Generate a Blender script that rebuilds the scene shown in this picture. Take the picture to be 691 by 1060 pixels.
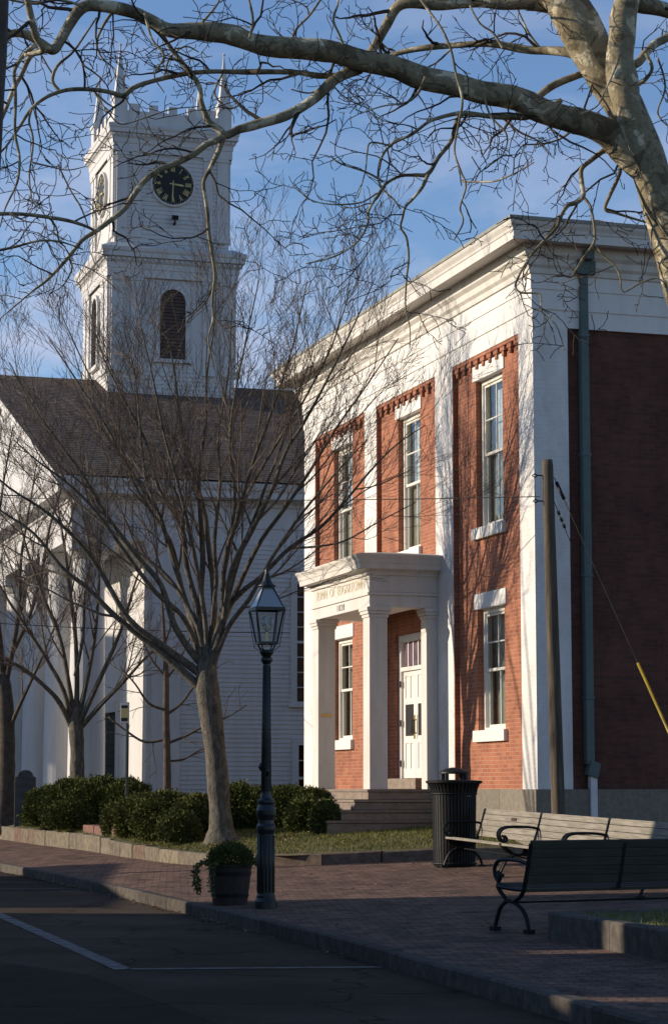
import bpy, bmesh, math, random
from mathutils import Vector, Matrix, noise

# ------------------------------------------------------------------ scene, camera, world, sun
for o in list(bpy.data.objects):
    bpy.data.objects.remove(o)
SC = bpy.context.scene
COL = SC.collection
PITCH = math.atan(287 / 2315.0)
EYE = 1.55
cam_d = bpy.data.cameras.new("camera")
cam = bpy.data.objects.new("camera", cam_d)
COL.objects.link(cam)
cam.location = (0, 0, EYE)
cam.rotation_euler = (math.pi / 2 + PITCH, 0, 0)
cam_d.sensor_fit = 'VERTICAL'
cam_d.sensor_height = 36
cam_d.sensor_width = 36
cam_d.lens = 36 * 2315 / 1060
cam_d.clip_end = 3000
SC.camera = cam

SUN_EL = math.radians(17)
SUN_DIR = Vector((-0.995, 0.092, 0)).normalized() * math.cos(SUN_EL) + Vector((0, 0, math.sin(SUN_EL)))   # towards the sun
sun_d = bpy.data.lights.new("sun", 'SUN')
sun_d.energy = 5.0
sun_d.angle = math.radians(0.5)
sun_d.color = (1.0, 0.86, 0.69)
sun = bpy.data.objects.new("sun", sun_d)
COL.objects.link(sun)
sun.rotation_euler = SUN_DIR.to_track_quat('Z', 'Y').to_euler()

W = bpy.data.worlds.new("World")
SC.world = W
W.use_nodes = True
nt = W.node_tree
nt.nodes.clear()
out = nt.nodes.new('ShaderNodeOutputWorld')
bg = nt.nodes.new('ShaderNodeBackground')
bg.inputs['Strength'].default_value = 0.128
sky = nt.nodes.new('ShaderNodeTexSky')
sky.sky_type = 'NISHITA'
sky.sun_disc = False
sky.sun_elevation = SUN_EL
sky.sun_rotation = math.atan2(SUN_DIR.x, SUN_DIR.y)
sky.air_density = 1.0
sky.dust_density = 0.15
sky.ozone_density = 2.6
tc = nt.nodes.new('ShaderNodeTexCoord')
mp = nt.nodes.new('ShaderNodeMapping')
mp.inputs['Scale'].default_value = (1.0, 1.0, 3.2)
n1 = nt.nodes.new('ShaderNodeTexNoise')
n1.inputs['Scale'].default_value = 6.5
n1.inputs['Detail'].default_value = 7
n1.inputs['Roughness'].default_value = 0.58
n1.inputs['Distortion'].default_value = 0.35
cr = nt.nodes.new('ShaderNodeValToRGB')
cr.color_ramp.elements[0].position = 0.47
cr.color_ramp.elements[0].color = (0, 0, 0, 1)
cr.color_ramp.elements[1].position = 0.66
cr.color_ramp.elements[1].color = (0.85, 0.85, 0.85, 1)
sep = nt.nodes.new('ShaderNodeSeparateXYZ')
mr = nt.nodes.new('ShaderNodeMapRange')          # clouds thin out higher up
mr.inputs['From Min'].default_value = 0.40
mr.inputs['From Max'].default_value = 0.18
mul = nt.nodes.new('ShaderNodeMath')
mul.operation = 'MULTIPLY'
mix = nt.nodes.new('ShaderNodeMix')
mix.data_type = 'RGBA'
mix.inputs[7].default_value = (3.7, 4.1, 5.4, 1)
L = nt.links.new
L(tc.outputs['Generated'], mp.inputs['Vector'])
L(mp.outputs['Vector'], n1.inputs['Vector'])
L(n1.outputs['Fac'], cr.inputs['Fac'])
L(tc.outputs['Generated'], sep.inputs['Vector'])
L(sep.outputs['Z'], mr.inputs['Value'])
L(cr.outputs['Color'], mul.inputs[0])
L(mr.outputs['Result'], mul.inputs[1])
L(mul.outputs['Value'], mix.inputs[0])
tint = nt.nodes.new('ShaderNodeMix')
tint.data_type = 'RGBA'
tint.blend_type = 'MULTIPLY'
tint.inputs[0].default_value = 1
tint.inputs[7].default_value = (0.95, 1.0, 1.14, 1)
L(sky.outputs['Color'], tint.inputs[6])
L(tint.outputs[2], mix.inputs[6])
L(mix.outputs[2], bg.inputs['Color'])
L(bg.outputs['Background'], out.inputs['Surface'])

SC.view_settings.view_transform = 'Standard'
SC.view_settings.look = 'None'
SC.view_settings.exposure = 0.18
SC.view_settings.gamma = 1
SC.view_settings.use_curve_mapping = False
SC.render.engine = 'CYCLES'
SC.cycles.max_bounces = 7
SC.cycles.transparent_max_bounces = 12
SC.cycles.use_denoising = True

# ------------------------------------------------------------------ helpers: objects
CP, SP = math.cos(PITCH), math.sin(PITCH)


def at(x, y, Y):
    """photograph position (691 wide) at distance Y -> point in the place"""
    a = (x - 345.5) / 2315.0
    b = -(y - 530.0) / 2315.0
    k = Y / (CP - b * SP)
    return Vector((a * k, Y, EYE + (SP + b * CP) * k))


def tag(o, label=None, cat=None, group=None, kind=None):
    if label: o["label"] = label
    if cat: o["category"] = cat
    if group: o["group"] = group
    if kind: o["kind"] = kind
    return o


def empty(name, loc=(0, 0, 0), rz=0.0):
    o = bpy.data.objects.new(name, None)
    COL.objects.link(o)
    o.location = loc
    o.rotation_euler = (0, 0, rz)
    return o


class MB:
    """collects faces; build() links them as one mesh object"""

    def __init__(s):
        s.v = []
        s.f = []

    def add(s, vs, fs):
        n = len(s.v)
        s.v += [tuple(v) for v in vs]
        s.f += [tuple(i + n for i in f) for f in fs]

    def box(s, x0, x1, y0, y1, z0, z1):
        s.add([(x0, y0, z0), (x1, y0, z0), (x1, y1, z0), (x0, y1, z0), (x0, y0, z1), (x1, y0, z1), (x1, y1, z1), (x0, y1, z1)],
              [(0, 3, 2, 1), (4, 5, 6, 7), (0, 1, 5, 4), (1, 2, 6, 5), (2, 3, 7, 6), (3, 0, 4, 7)])

    def quad(s, a, b, c, d):
        s.add([a, b, c, d], [(0, 1, 2, 3)])

    def obox(s, c, ax, ay, az):
        """box with centre c and half-axis vectors"""
        c, ax, ay, az = Vector(c), Vector(ax), Vector(ay), Vector(az)
        vs = []
        for k in (-1, 1):
            for (i, j) in ((-1, -1), (1, -1), (1, 1), (-1, 1)):
                vs.append(c + ax * i + ay * j + az * k)
        s.add(vs, [(0, 3, 2, 1), (4, 5, 6, 7), (0, 1, 5, 4), (1, 2, 6, 5), (2, 3, 7, 6), (3, 0, 4, 7)])

    def lathe(s, prof, n=24, c=(0, 0), rot=0.0, flute=0.0, nf=0):
        base = len(s.v)
        for (r, z) in prof:
            for i in range(n):
                a = rot + 2 * math.pi * i / n
                s.v.append((c[0] + r * math.cos(a), c[1] + r * math.sin(a), z))
        for j in range(len(prof) - 1):
            for i in range(n):
                k = (i + 1) % n
                s.f.append((base + j * n + i, base + j * n + k, base + (j + 1) * n + k, base + (j + 1) * n + i))
        s.f.append(tuple(base + i for i in reversed(range(n))))
        s.f.append(tuple(base + (len(prof) - 1) * n + i for i in range(n)))

    def tube(s, pts, rad, n=6, cap=True):
        pts = [Vector(p) for p in pts]
        if len(pts) < 2: return
        base = len(s.v)
        t0 = (pts[1] - pts[0]).normalized()
        ref = Vector((0, 0, 1)) if abs(t0.z) < 0.9 else Vector((1, 0, 0))
        u = t0.cross(ref).normalized()
        m = len(pts)
        for i, p in enumerate(pts):
            if i == 0: t = t0
            elif i == m - 1: t = (pts[i] - pts[i - 1]).normalized()
            else: t = (pts[i + 1] - pts[i - 1]).normalized()
            u = (u - t * u.dot(t))
            if u.length < 1e-6: u = t.orthogonal()
            u.normalize()
            w = t.cross(u)
            r = rad[i] if hasattr(rad, '__len__') else rad
            for k in range(n):
                a = 2 * math.pi * k / n
                q = p + u * (r * math.cos(a)) + w * (r * math.sin(a))
                s.v.append((q.x, q.y, q.z))
        for i in range(m - 1):
            for k in range(n):
                k2 = (k + 1) % n
                s.f.append((base + i * n + k, base + i * n + k2, base + (i + 1) * n + k2, base + (i + 1) * n + k))
        if cap:
            s.f.append(tuple(base + k for k in reversed(range(n))))
            s.f.append(tuple(base + (m - 1) * n + k for k in range(n)))

    def ring(s, prof, x0, x1, y0, y1):
        """moulding profile [(offset, z)] swept round a rectangle"""
        base = len(s.v)
        for (o, z) in prof:
            s.v += [(x0 - o, y0 - o, z), (x1 + o, y0 - o, z), (x1 + o, y1 + o, z), (x0 - o, y1 + o, z)]
        for j in range(len(prof) - 1):
            for i in range(4):
                k = (i + 1) % 4
                s.f.append((base + j * 4 + i, base + j * 4 + k, base + (j + 1) * 4 + k, base + (j + 1) * 4 + i))

    def build(s, name, mat, parent=None, smooth=False, bevel=0.0):
        me = bpy.data.meshes.new(name)
        me.from_pydata(s.v, [], s.f)
        me.update()
        o = bpy.data.objects.new(name, me)
        COL.objects.link(o)
        if mat: me.materials.append(mat)
        if parent: o.parent = parent
        if smooth:
            me.polygons.foreach_set("use_smooth", [True] * len(me.polygons))
        if bevel > 0:
            b = o.modifiers.new("bevel", 'BEVEL')
            b.width = bevel
            b.segments = 2
            b.limit_method = 'ANGLE'
            b.angle_limit = math.radians(40)
        return o


def copy_tree(o, parent=None):
    c = o.copy()
    COL.objects.link(c)
    c.parent = parent
    for ch in [q for q in bpy.data.objects if q.parent == o]:
        copy_tree(ch, c)
    return c


# ------------------------------------------------------------------ helpers: materials
def mat(name):
    m = bpy.data.materials.new(name)
    m.use_nodes = True
    n = m.node_tree
    b = n.nodes['Principled BSDF']
    return m, n, b


def nd(n, t, **kw):
    q = n.nodes.new(t)
    for k, v in kw.items():
        if k in q.inputs: q.inputs[k].default_value = v
        else: setattr(q, k, v)
    return q


def ramp(n, stops):
    r = n.nodes.new('ShaderNodeValToRGB')
    e = r.color_ramp.elements
    while len(e) > 1: e.remove(e[-1])
    e[0].position = stops[0][0]
    e[0].color = (*stops[0][1], 1)
    for p, c in stops[1:]:
        x = e.new(p)
        x.color = (*c, 1)
    return r


def mixc(n, fac, a, b, blend='MIX'):
    m = n.nodes.new('ShaderNodeMix')
    m.data_type = 'RGBA'
    m.blend_type = blend
    for i, v in ((0, fac), (6, a), (7, b)):
        if hasattr(v, 'links'): n.links.new(v, m.inputs[i])
        elif i == 0: m.inputs[0].default_value = v
        else: m.inputs[i].default_value = (*v, 1)
    return m.outputs[2]


def bump(n, b, h, strength=0.3, dist=0.01):
    q = nd(n, 'ShaderNodeBump', Strength=strength, Distance=dist)
    n.links.new(h, q.inputs['Height'])
    n.links.new(q.outputs['Normal'], b.inputs['Normal'])
    return q


def noisy(name, c1, c2, scale=6.0, rough=0.75, bs=0.25, bd=0.01, fine=60.0, detail=6, stretch=None, metal=0.0, spec=0.3, lo=0.35, hi=0.68):
    m, n, b = mat(name)
    tc = nd(n, 'ShaderNodeTexCoord')
    v = tc.outputs['Object']
    if stretch:
        mp = nd(n, 'ShaderNodeMapping')
        mp.inputs['Scale'].default_value = stretch
        n.links.new(v, mp.inputs['Vector'])
        v = mp.outputs['Vector']
    t = nd(n, 'ShaderNodeTexNoise', Scale=scale, Detail=detail, Roughness=0.6)
    n.links.new(v, t.inputs['Vector'])
    r = ramp(n, [(lo, c1), (hi, c2)])
    n.links.new(t.outputs['Fac'], r.inputs['Fac'])
    n.links.new(r.outputs['Color'], b.inputs['Base Color'])
    f = nd(n, 'ShaderNodeTexNoise', Scale=fine, Detail=4)
    n.links.new(v, f.inputs['Vector'])
    if bs: bump(n, b, f.outputs['Fac'], bs, bd)
    b.inputs['Roughness'].default_value = rough
    b.inputs['Metallic'].default_value = metal
    b.inputs['Specular IOR Level'].default_value = spec
    return m


def brick_mat(name, c1, c2, mortar, bw=0.215, bh=0.075, ms=0.009, paint=None, axis='wall'):
    m, n, b = mat(name)
    tc = nd(n, 'ShaderNodeTexCoord')
    s = nd(n, 'ShaderNodeSeparateXYZ')
    n.links.new(tc.outputs['Object'], s.inputs[0])
    a = nd(n, 'ShaderNodeMath', operation='ADD')
    n.links.new(s.outputs['X'], a.inputs[0])
    n.links.new(s.outputs['Y'], a.inputs[1])
    c = nd(n, 'ShaderNodeCombineXYZ')
    n.links.new(a.outputs[0], c.inputs['X'])
    n.links.new(s.outputs['Z'], c.inputs['Y'])
    t = nd(n, 'ShaderNodeTexBrick', Scale=1.0)
    t.inputs['Brick Width'].default_value = bw
    t.inputs['Row Height'].default_value = bh
    t.inputs['Mortar Size'].default_value = ms
    t.inputs['Mortar Smooth'].default_value = 0.2
    t.inputs['Bias'].default_value = 0.0
    t.inputs['Color1'].default_value = (*c1, 1)
    t.inputs['Color2'].default_value = (*c2, 1)
    t.inputs['Mortar'].default_value = (*mortar, 1)
    n.links.new(c.outputs[0], t.inputs['Vector'])
    mg = nd(n, 'ShaderNodeMapping')
    mg.inputs['Scale'].default_value = (1, 1, .5)
    n.links.new(tc.outputs['Object'], mg.inputs['Vector'])
    g = nd(n, 'ShaderNodeTexNoise', Scale=1.5, Detail=9, Roughness=0.75)
    n.links.new(mg.outputs['Vector'], g.inputs['Vector'])
    r = ramp(n, [(0.32, (0.60, 0.60, 0.62)), (0.5, (0.98, 0.98, 0.98)), (0.7, (1.22, 1.24, 1.26))])
    n.links.new(g.outputs['Fac'], r.inputs['Fac'])
    if paint:
        col = mixc(n, 1.0, paint, r.outputs['Color'], 'MULTIPLY')
        r.color_ramp.elements[0].color = (0.84, 0.82, 0.77, 1)
        r.color_ramp.elements[1].color = (1.03, 1.03, 1.03, 1)
    else:
        col = mixc(n, 1.0, t.outputs['Color'], r.outputs['Color'], 'MULTIPLY')
    n.links.new(col, b.inputs['Base Color'])
    f = nd(n, 'ShaderNodeTexNoise', Scale=70, Detail=3)
    n.links.new(tc.outputs['Object'], f.inputs['Vector'])
    h = nd(n, 'ShaderNodeMath', operation='MULTIPLY_ADD')
    n.links.new(t.outputs['Fac'], h.inputs[0])
    h.inputs[1].default_value = -1.0
    h2 = nd(n, 'ShaderNodeMath', operation='MULTIPLY')
    n.links.new(f.outputs['Fac'], h2.inputs[0])
    h2.inputs[1].default_value = 0.5
    n.links.new(h2.outputs[0], h.inputs[2])
    bump(n, b, h.outputs[0], 0.55 if paint else 0.6, 0.006)
    b.inputs['Roughness'].default_value = 0.85
    b.inputs['Specular IOR Level'].default_value = 0.25
    return m


def white_paint(name, base=(0.70, 0.675, 0.63), dirt=(0.54, 0.505, 0.44), amount=(0.42, 0.78), scale=1.6, peel=False, peel_at=.645):
    m, n, b = mat(name)
    tc = nd(n, 'ShaderNodeTexCoord')
    mp = nd(n, 'ShaderNodeMapping')
    mp.inputs['Scale'].default_value = (2.2, 2.2, 0.35)
    n.links.new(tc.outputs['Object'], mp.inputs['Vector'])
    t = nd(n, 'ShaderNodeTexNoise', Scale=scale, Detail=9, Roughness=0.75)
    n.links.new(mp.outputs['Vector'], t.inputs['Vector'])
    r = ramp(n, [(amount[0], base), (amount[1], dirt)])
    n.links.new(t.outputs['Fac'], r.inputs['Fac'])
    col = r.outputs['Color']
    if peel:
        p = nd(n, 'ShaderNodeTexNoise', Scale=9, Detail=8, Roughness=0.75)
        n.links.new(tc.outputs['Object'], p.inputs['Vector'])
        pr = ramp(n, [(peel_at, (0, 0, 0)), (peel_at + .02, (1, 1, 1))])
        n.links.new(p.outputs['Fac'], pr.inputs['Fac'])
        col = mixc(n, pr.outputs['Color'], col, (0.34, 0.30, 0.25))
    n.links.new(col, b.inputs['Base Color'])
    f = nd(n, 'ShaderNodeTexNoise', Scale=40, Detail=4)
    n.links.new(tc.outputs['Object'], f.inputs['Vector'])
    bump(n, b, f.outputs['Fac'], 0.12, 0.005)
    b.inputs['Roughness'].default_value = 0.6
    b.inputs['Specular IOR Level'].default_value = 0.3
    return m


def glass_mat(name, tint=(0.9, 0.93, 0.92)):
    m, n, b = mat(name)
    n.nodes.remove(b)
    o = n.nodes['Material Output']
    tr = nd(n, 'ShaderNodeBsdfTransparent')
    tr.inputs['Color'].default_value = (*tint, 1)
    gl = nd(n, 'ShaderNodeBsdfGlossy', Roughness=0.03)
    fr = nd(n, 'ShaderNodeFresnel', IOR=1.5)
    gg = nd(n, 'ShaderNodeNewGeometry')
    mr_ = nd(n, 'ShaderNodeMapRange')
    mr_.inputs['To Min'].default_value = 1.5
    mr_.inputs['To Max'].default_value = 1 / 1.5
    n.links.new(gg.outputs['Backfacing'], mr_.inputs['Value'])
    n.links.new(mr_.outputs['Result'], fr.inputs['IOR'])
    tcx = nd(n, 'ShaderNodeTexCoord')
    wv = nd(n, 'ShaderNodeTexNoise', Scale=2.2, Detail=2)
    n.links.new(tcx.outputs['Object'], wv.inputs['Vector'])
    bp = nd(n, 'ShaderNodeBump', Strength=0.08, Distance=0.05)
    n.links.new(wv.outputs['Fac'], bp.inputs['Height'])
    n.links.new(bp.outputs['Normal'], gl.inputs['Normal'])
    ms = nd(n, 'ShaderNodeMixShader')
    n.links.new(fr.outputs[0], ms.inputs[0])
    n.links.new(tr.outputs[0], ms.inputs[1])
    n.links.new(gl.outputs[0], ms.inputs[2])
    n.links.new(ms.outputs[0], o.inputs['Surface'])
    return m


def island_mat(name, cols, rough=0.85, scale=14, bs=0.3, var=0.25):
    """stone blocks or leaves, each with its own tone"""
    m, n, b = mat(name)
    g = nd(n, 'ShaderNodeNewGeometry')
    st = [(i / max(1, len(cols) - 1), c) for i, c in enumerate(cols)]
    r = ramp(n, st)
    n.links.new(g.outputs['Random Per Island'], r.inputs['Fac'])
    tc = nd(n, 'ShaderNodeTexCoord')
    t = nd(n, 'ShaderNodeTexNoise', Scale=scale, Detail=7, Roughness=0.7)
    n.links.new(tc.outputs['Object'], t.inputs['Vector'])
    r2 = ramp(n, [(0.3, (1 - var,) * 3), (0.7, (1 + var,) * 3)])
    n.links.new(t.outputs['Fac'], r2.inputs['Fac'])
    col = mixc(n, 1.0, r.outputs['Color'], r2.outputs['Color'], 'MULTIPLY')
    n.links.new(col, b.inputs['Base Color'])
    if bs: bump(n, b, t.outputs['Fac'], bs, 0.02)
    b.inputs['Roughness'].default_value = rough
    b.inputs['Specular IOR Level'].default_value = 0.08
    return m


def leaf_mat(name, c1, c2, c3):
    m, n, b = mat(name)
    g = nd(n, 'ShaderNodeNewGeometry')
    r = ramp(n, [(0.0, c1), (0.5, c2), (1.0, c3)])
    n.links.new(g.outputs['Random Per Island'], r.inputs['Fac'])
    n.links.new(r.outputs['Color'], b.inputs['Base Color'])
    b.inputs['Roughness'].default_value = 0.85
    b.inputs['Specular IOR Level'].default_value = 0.06
    return m


def bark_sycamore():
    m, n, b = mat("sycamore_bark")
    tc = nd(n, 'ShaderNodeTexCoord')
    v1 = nd(n, 'ShaderNodeTexNoise', Scale=4.6, Detail=6, Roughness=0.6, Distortion=0.7)
    n.links.new(tc.outputs['Object'], v1.inputs['Vector'])
    r1 = ramp(n, [(0.0, (0.115, 0.092, 0.056)), (0.43, (0.150, 0.122, 0.075)), (0.45, (0.255, 0.210, 0.128)),
                  (0.57, (0.290, 0.245, 0.155)), (0.582, (0.56, 0.49, 0.34)), (1.0, (0.66, 0.59, 0.43))])
    n.links.new(v1.outputs['Fac'], r1.inputs['Fac'])
    v2 = nd(n, 'ShaderNodeTexNoise', Scale=28, Detail=6, Roughness=0.7)
    n.links.new(tc.outputs['Object'], v2.inputs['Vector'])
    r2 = ramp(n, [(0.3, (0.68, 0.68, 0.66)), (0.68, (1.15, 1.15, 1.15))])
    n.links.new(v2.outputs['Fac'], r2.inputs['Fac'])
    n.links.new(mixc(n, 1.0, r1.outputs['Color'], r2.outputs['Color'], 'MULTIPLY'), b.inputs['Base Color'])
    h = nd(n, 'ShaderNodeMath', operation='ADD')
    n.links.new(v1.outputs['Fac'], h.inputs[0])
    n.links.new(v2.outputs['Fac'], h.inputs[1])
    bump(n, b, h.outputs[0], 0.45, 0.02)
    b.inputs['Roughness'].default_value = 0.85
    b.inputs['Specular IOR Level'].default_value = 0.2
    return m


M = {}
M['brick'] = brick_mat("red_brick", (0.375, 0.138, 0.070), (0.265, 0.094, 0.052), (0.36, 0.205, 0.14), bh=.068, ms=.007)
M['brick_shaded'] = brick_mat("red_brick_shaded", (0.135, 0.052, 0.034), (0.090, 0.038, 0.027), (0.10, 0.055, 0.041), bh=.068)  # darker copy of the front brick; the side wall's shade is in its colour
M['wbrick'] = brick_mat("white_painted_brick", (0, 0, 0), (0, 0, 0), (0, 0, 0), paint=(0.66, 0.635, 0.595))
M['white'] = white_paint("white_paint", amount=(.5, .95))
M['peel'] = white_paint("weathered_white_paint", base=(0.66, 0.63, 0.575), dirt=(0.50, 0.45, 0.37), peel=True)
M['porch'] = white_paint("porch_paint", peel=True, peel_at=.685, base=(0.66, 0.625, 0.575), dirt=(0.52, 0.47, 0.40))
M['frame'] = white_paint("window_frame_paint", base=(0.72, 0.69, 0.61), dirt=(0.55, 0.50, 0.41), scale=4)
M['church'] = white_paint("church_paint", base=(0.58, 0.565, 0.55), dirt=(0.46, 0.45, 0.43))
M['roof'] = noisy("roof_shingle", (0.085, 0.058, 0.042), (0.170, 0.122, 0.092), scale=1.6, fine=9, bs=0.5, bd=0.03, rough=0.9)
M['granite'] = island_mat("granite_blocks", [(0.16, 0.142, 0.11), (0.22, 0.192, 0.15), (0.18, 0.162, 0.13), (0.24, 0.21, 0.16)])
M['kerb'] = island_mat("kerb_granite", [(0.070, 0.060, 0.050), (0.105, 0.092, 0.077), (0.085, 0.074, 0.062)], var=.45, scale=8)
M['lawnkerb'] = island_mat("lawn_edging_stone", [(0.165, 0.142, 0.105), (0.125, 0.108, 0.082), (0.185, 0.155, 0.11), (0.135, 0.088, 0.068), (0.15, 0.13, 0.095)], var=.5, scale=7)
M['redstone'] = island_mat("red_sandstone", [(0.17, 0.088, 0.066), (0.20, 0.115, 0.088), (0.15, 0.088, 0.072)], scale=9)
M['step'] = island_mat("brownstone_step", [(0.22, 0.175, 0.145), (0.26, 0.21, 0.165), (0.20, 0.165, 0.14)], scale=7)
M['copper'] = noisy("painted_downspout", (0.085, 0.115, 0.105), (0.115, 0.15, 0.135), scale=3, fine=30, bs=0.1, rough=0.6)
M['pvc'] = noisy("white_plastic", (0.55, 0.55, 0.54), (0.66, 0.66, 0.65), scale=3, bs=0.03, rough=0.45)
M['gutter'] = noisy("green_copper_edge", (0.22, 0.225, 0.20), (0.30, 0.30, 0.265), scale=4, bs=0.1)
M['glass'] = glass_mat("window_glass")
M['curtain'] = noisy("lace_curtain", (0.58, 0.60, 0.61), (0.72, 0.73, 0.73), scale=3, fine=24, bs=0.4, bd=0.02, rough=0.95, stretch=(6, 6, 0.4))
M['blind'] = noisy("olive_blind", (0.27, 0.25, 0.195), (0.36, 0.335, 0.26), scale=2, bs=0.1, rough=0.9)
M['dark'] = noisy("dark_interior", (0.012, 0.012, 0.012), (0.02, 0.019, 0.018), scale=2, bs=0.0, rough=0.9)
M['iron'] = noisy("black_iron", (0.005, 0.0055, 0.006), (0.011, 0.0115, 0.012), scale=20, fine=90, bs=0.25, bd=0.004, rough=0.55, spec=0.25)
M['green_iron'] = noisy("dark_green_iron", (0.006, 0.010, 0.010), (0.011, 0.017, 0.016), scale=9, fine=80, bs=0.25, bd=0.004, rough=0.4, spec=0.5)
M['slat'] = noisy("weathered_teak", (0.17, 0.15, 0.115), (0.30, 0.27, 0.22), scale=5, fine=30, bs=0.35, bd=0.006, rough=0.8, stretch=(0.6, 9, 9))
M['slat_shaded'] = noisy("shaded_teak", (0.034, 0.033, 0.024), (0.062, 0.058, 0.044), scale=5, fine=30, bs=0.35, bd=0.006, rough=0.8, stretch=(0.6, 9, 9))  # slats darkened: the shade on the near bench is put into the colour
M['pole'] = noisy("pole_timber", (0.055, 0.042, 0.030), (0.15, 0.118, 0.080), scale=5, fine=30, bs=0.6, bd=0.015, rough=0.9, stretch=(4, 4, 0.25))
M['yellow'] = noisy("yellow_plastic", (0.20, 0.135, 0.012), (0.33, 0.23, 0.022), scale=6, bs=0.03, rough=0.4)
M['wire'] = noisy("cable", (0.02, 0.02, 0.02), (0.035, 0.033, 0.03), scale=6, bs=0.0)
M['barkelm'] = noisy("grey_bark", (0.058, 0.050, 0.038), (0.175, 0.155, 0.120), scale=11, fine=42, bs=0.9, bd=0.03, rough=0.9, stretch=(1.5, 1.5, 0.6))
M['barkdark'] = noisy("dark_bark", (0.055, 0.042, 0.032), (0.11, 0.085, 0.065), scale=7, fine=30, bs=0.6, bd=0.02, rough=0.9)
M['twigelm'] = noisy("brown_twig", (0.105, 0.076, 0.054), (0.17, 0.130, 0.095), scale=2, bs=0.0, rough=0.8)
M['twigsyc'] = noisy("dark_twig", (0.030, 0.023, 0.018), (0.075, 0.058, 0.042), scale=3, bs=0.0, rough=0.85)
M['sycamore'] = bark_sycamore()
M['lawn'] = noisy("lawn_soil", (0.080, 0.082, 0.028), (0.170, 0.145, 0.070), scale=1.1, fine=45, bs=0.8, bd=0.03, rough=0.95)
M['grassblade'] = leaf_mat("grass_blade", (0.095, 0.120, 0.026), (0.150, 0.160, 0.042), (0.230, 0.200, 0.085))
M['yew'] = leaf_mat("yew_needles", (0.050, 0.066, 0.020), (0.088, 0.104, 0.030), (0.145, 0.150, 0.048))
M['juniper'] = leaf_mat("juniper_needles", (0.060, 0.074, 0.022), (0.108, 0.116, 0.036), (0.170, 0.168, 0.060))
M['core'] = noisy("shrub_core", (0.010, 0.012, 0.005), (0.018, 0.020, 0.009), scale=8, bs=0.3, rough=1.0)
M['deadleaf'] = leaf_mat("dry_leaf", (0.20, 0.12, 0.06), (0.30, 0.20, 0.11), (0.38, 0.28, 0.17))
M['barrel'] = noisy("barrel_stave", (0.030, 0.022, 0.017), (0.058, 0.043, 0.032), scale=6, fine=30, bs=0.4, stretch=(3, 3, 0.5))
M['soil'] = noisy("soil", (0.02, 0.015, 0.01), (0.04, 0.03, 0.02), scale=20, bs=0.6)
M['stone_dark'] = noisy("dark_slate", (0.045, 0.048, 0.050), (0.085, 0.088, 0.088), scale=6, fine=40, bs=0.3)
M['gold'] = noisy("faded_gold_paint", (0.58, 0.51, 0.32), (0.68, 0.63, 0.50), scale=18, bs=0.0, rough=0.5)
M['greypaint'] = noisy("grey_letter_paint", (0.16, 0.15, 0.14), (0.25, 0.24, 0.22), scale=18, bs=0.0)
M['brass'] = noisy("brass", (0.42, 0.30, 0.10), (0.55, 0.40, 0.15), scale=9, bs=0.0, rough=0.35, metal=0.8)
M['dial'] = noisy("clock_dial_black", (0.010, 0.010, 0.012), (0.016, 0.016, 0.018), scale=5, bs=0.0, rough=0.5)
M['gilt'] = noisy("gilt", (0.42, 0.34, 0.13), (0.58, 0.48, 0.22), scale=7, bs=0.0, rough=0.45)
M['louvre'] = noisy("brown_louvre", (0.085, 0.058, 0.048), (0.13, 0.092, 0.078), scale=3, bs=0.1)
M['shutter'] = noisy("dark_green_shutter", (0.020, 0.028, 0.024), (0.035, 0.045, 0.038), scale=3, bs=0.1)
M['violet'] = noisy("old_violet_glass", (0.10, 0.065, 0.095), (0.17, 0.115, 0.15), scale=5, bs=0.0, rough=0.1, spec=0.6)
M['road'] = None
M['line'] = noisy("road_paint", (0.07, 0.064, 0.056), (0.17, 0.158, 0.142), scale=6, fine=60, bs=0.2, lo=0.40, hi=0.56)
M['signyellow'] = noisy("sign_yellow", (0.55, 0.46, 0.18), (0.62, 0.53, 0.24), scale=4, bs=0.0)
M['concrete'] = noisy("concrete_ramp", (0.20, 0.20, 0.19), (0.28, 0.275, 0.26), scale=3, fine=60, bs=0.2)


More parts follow.
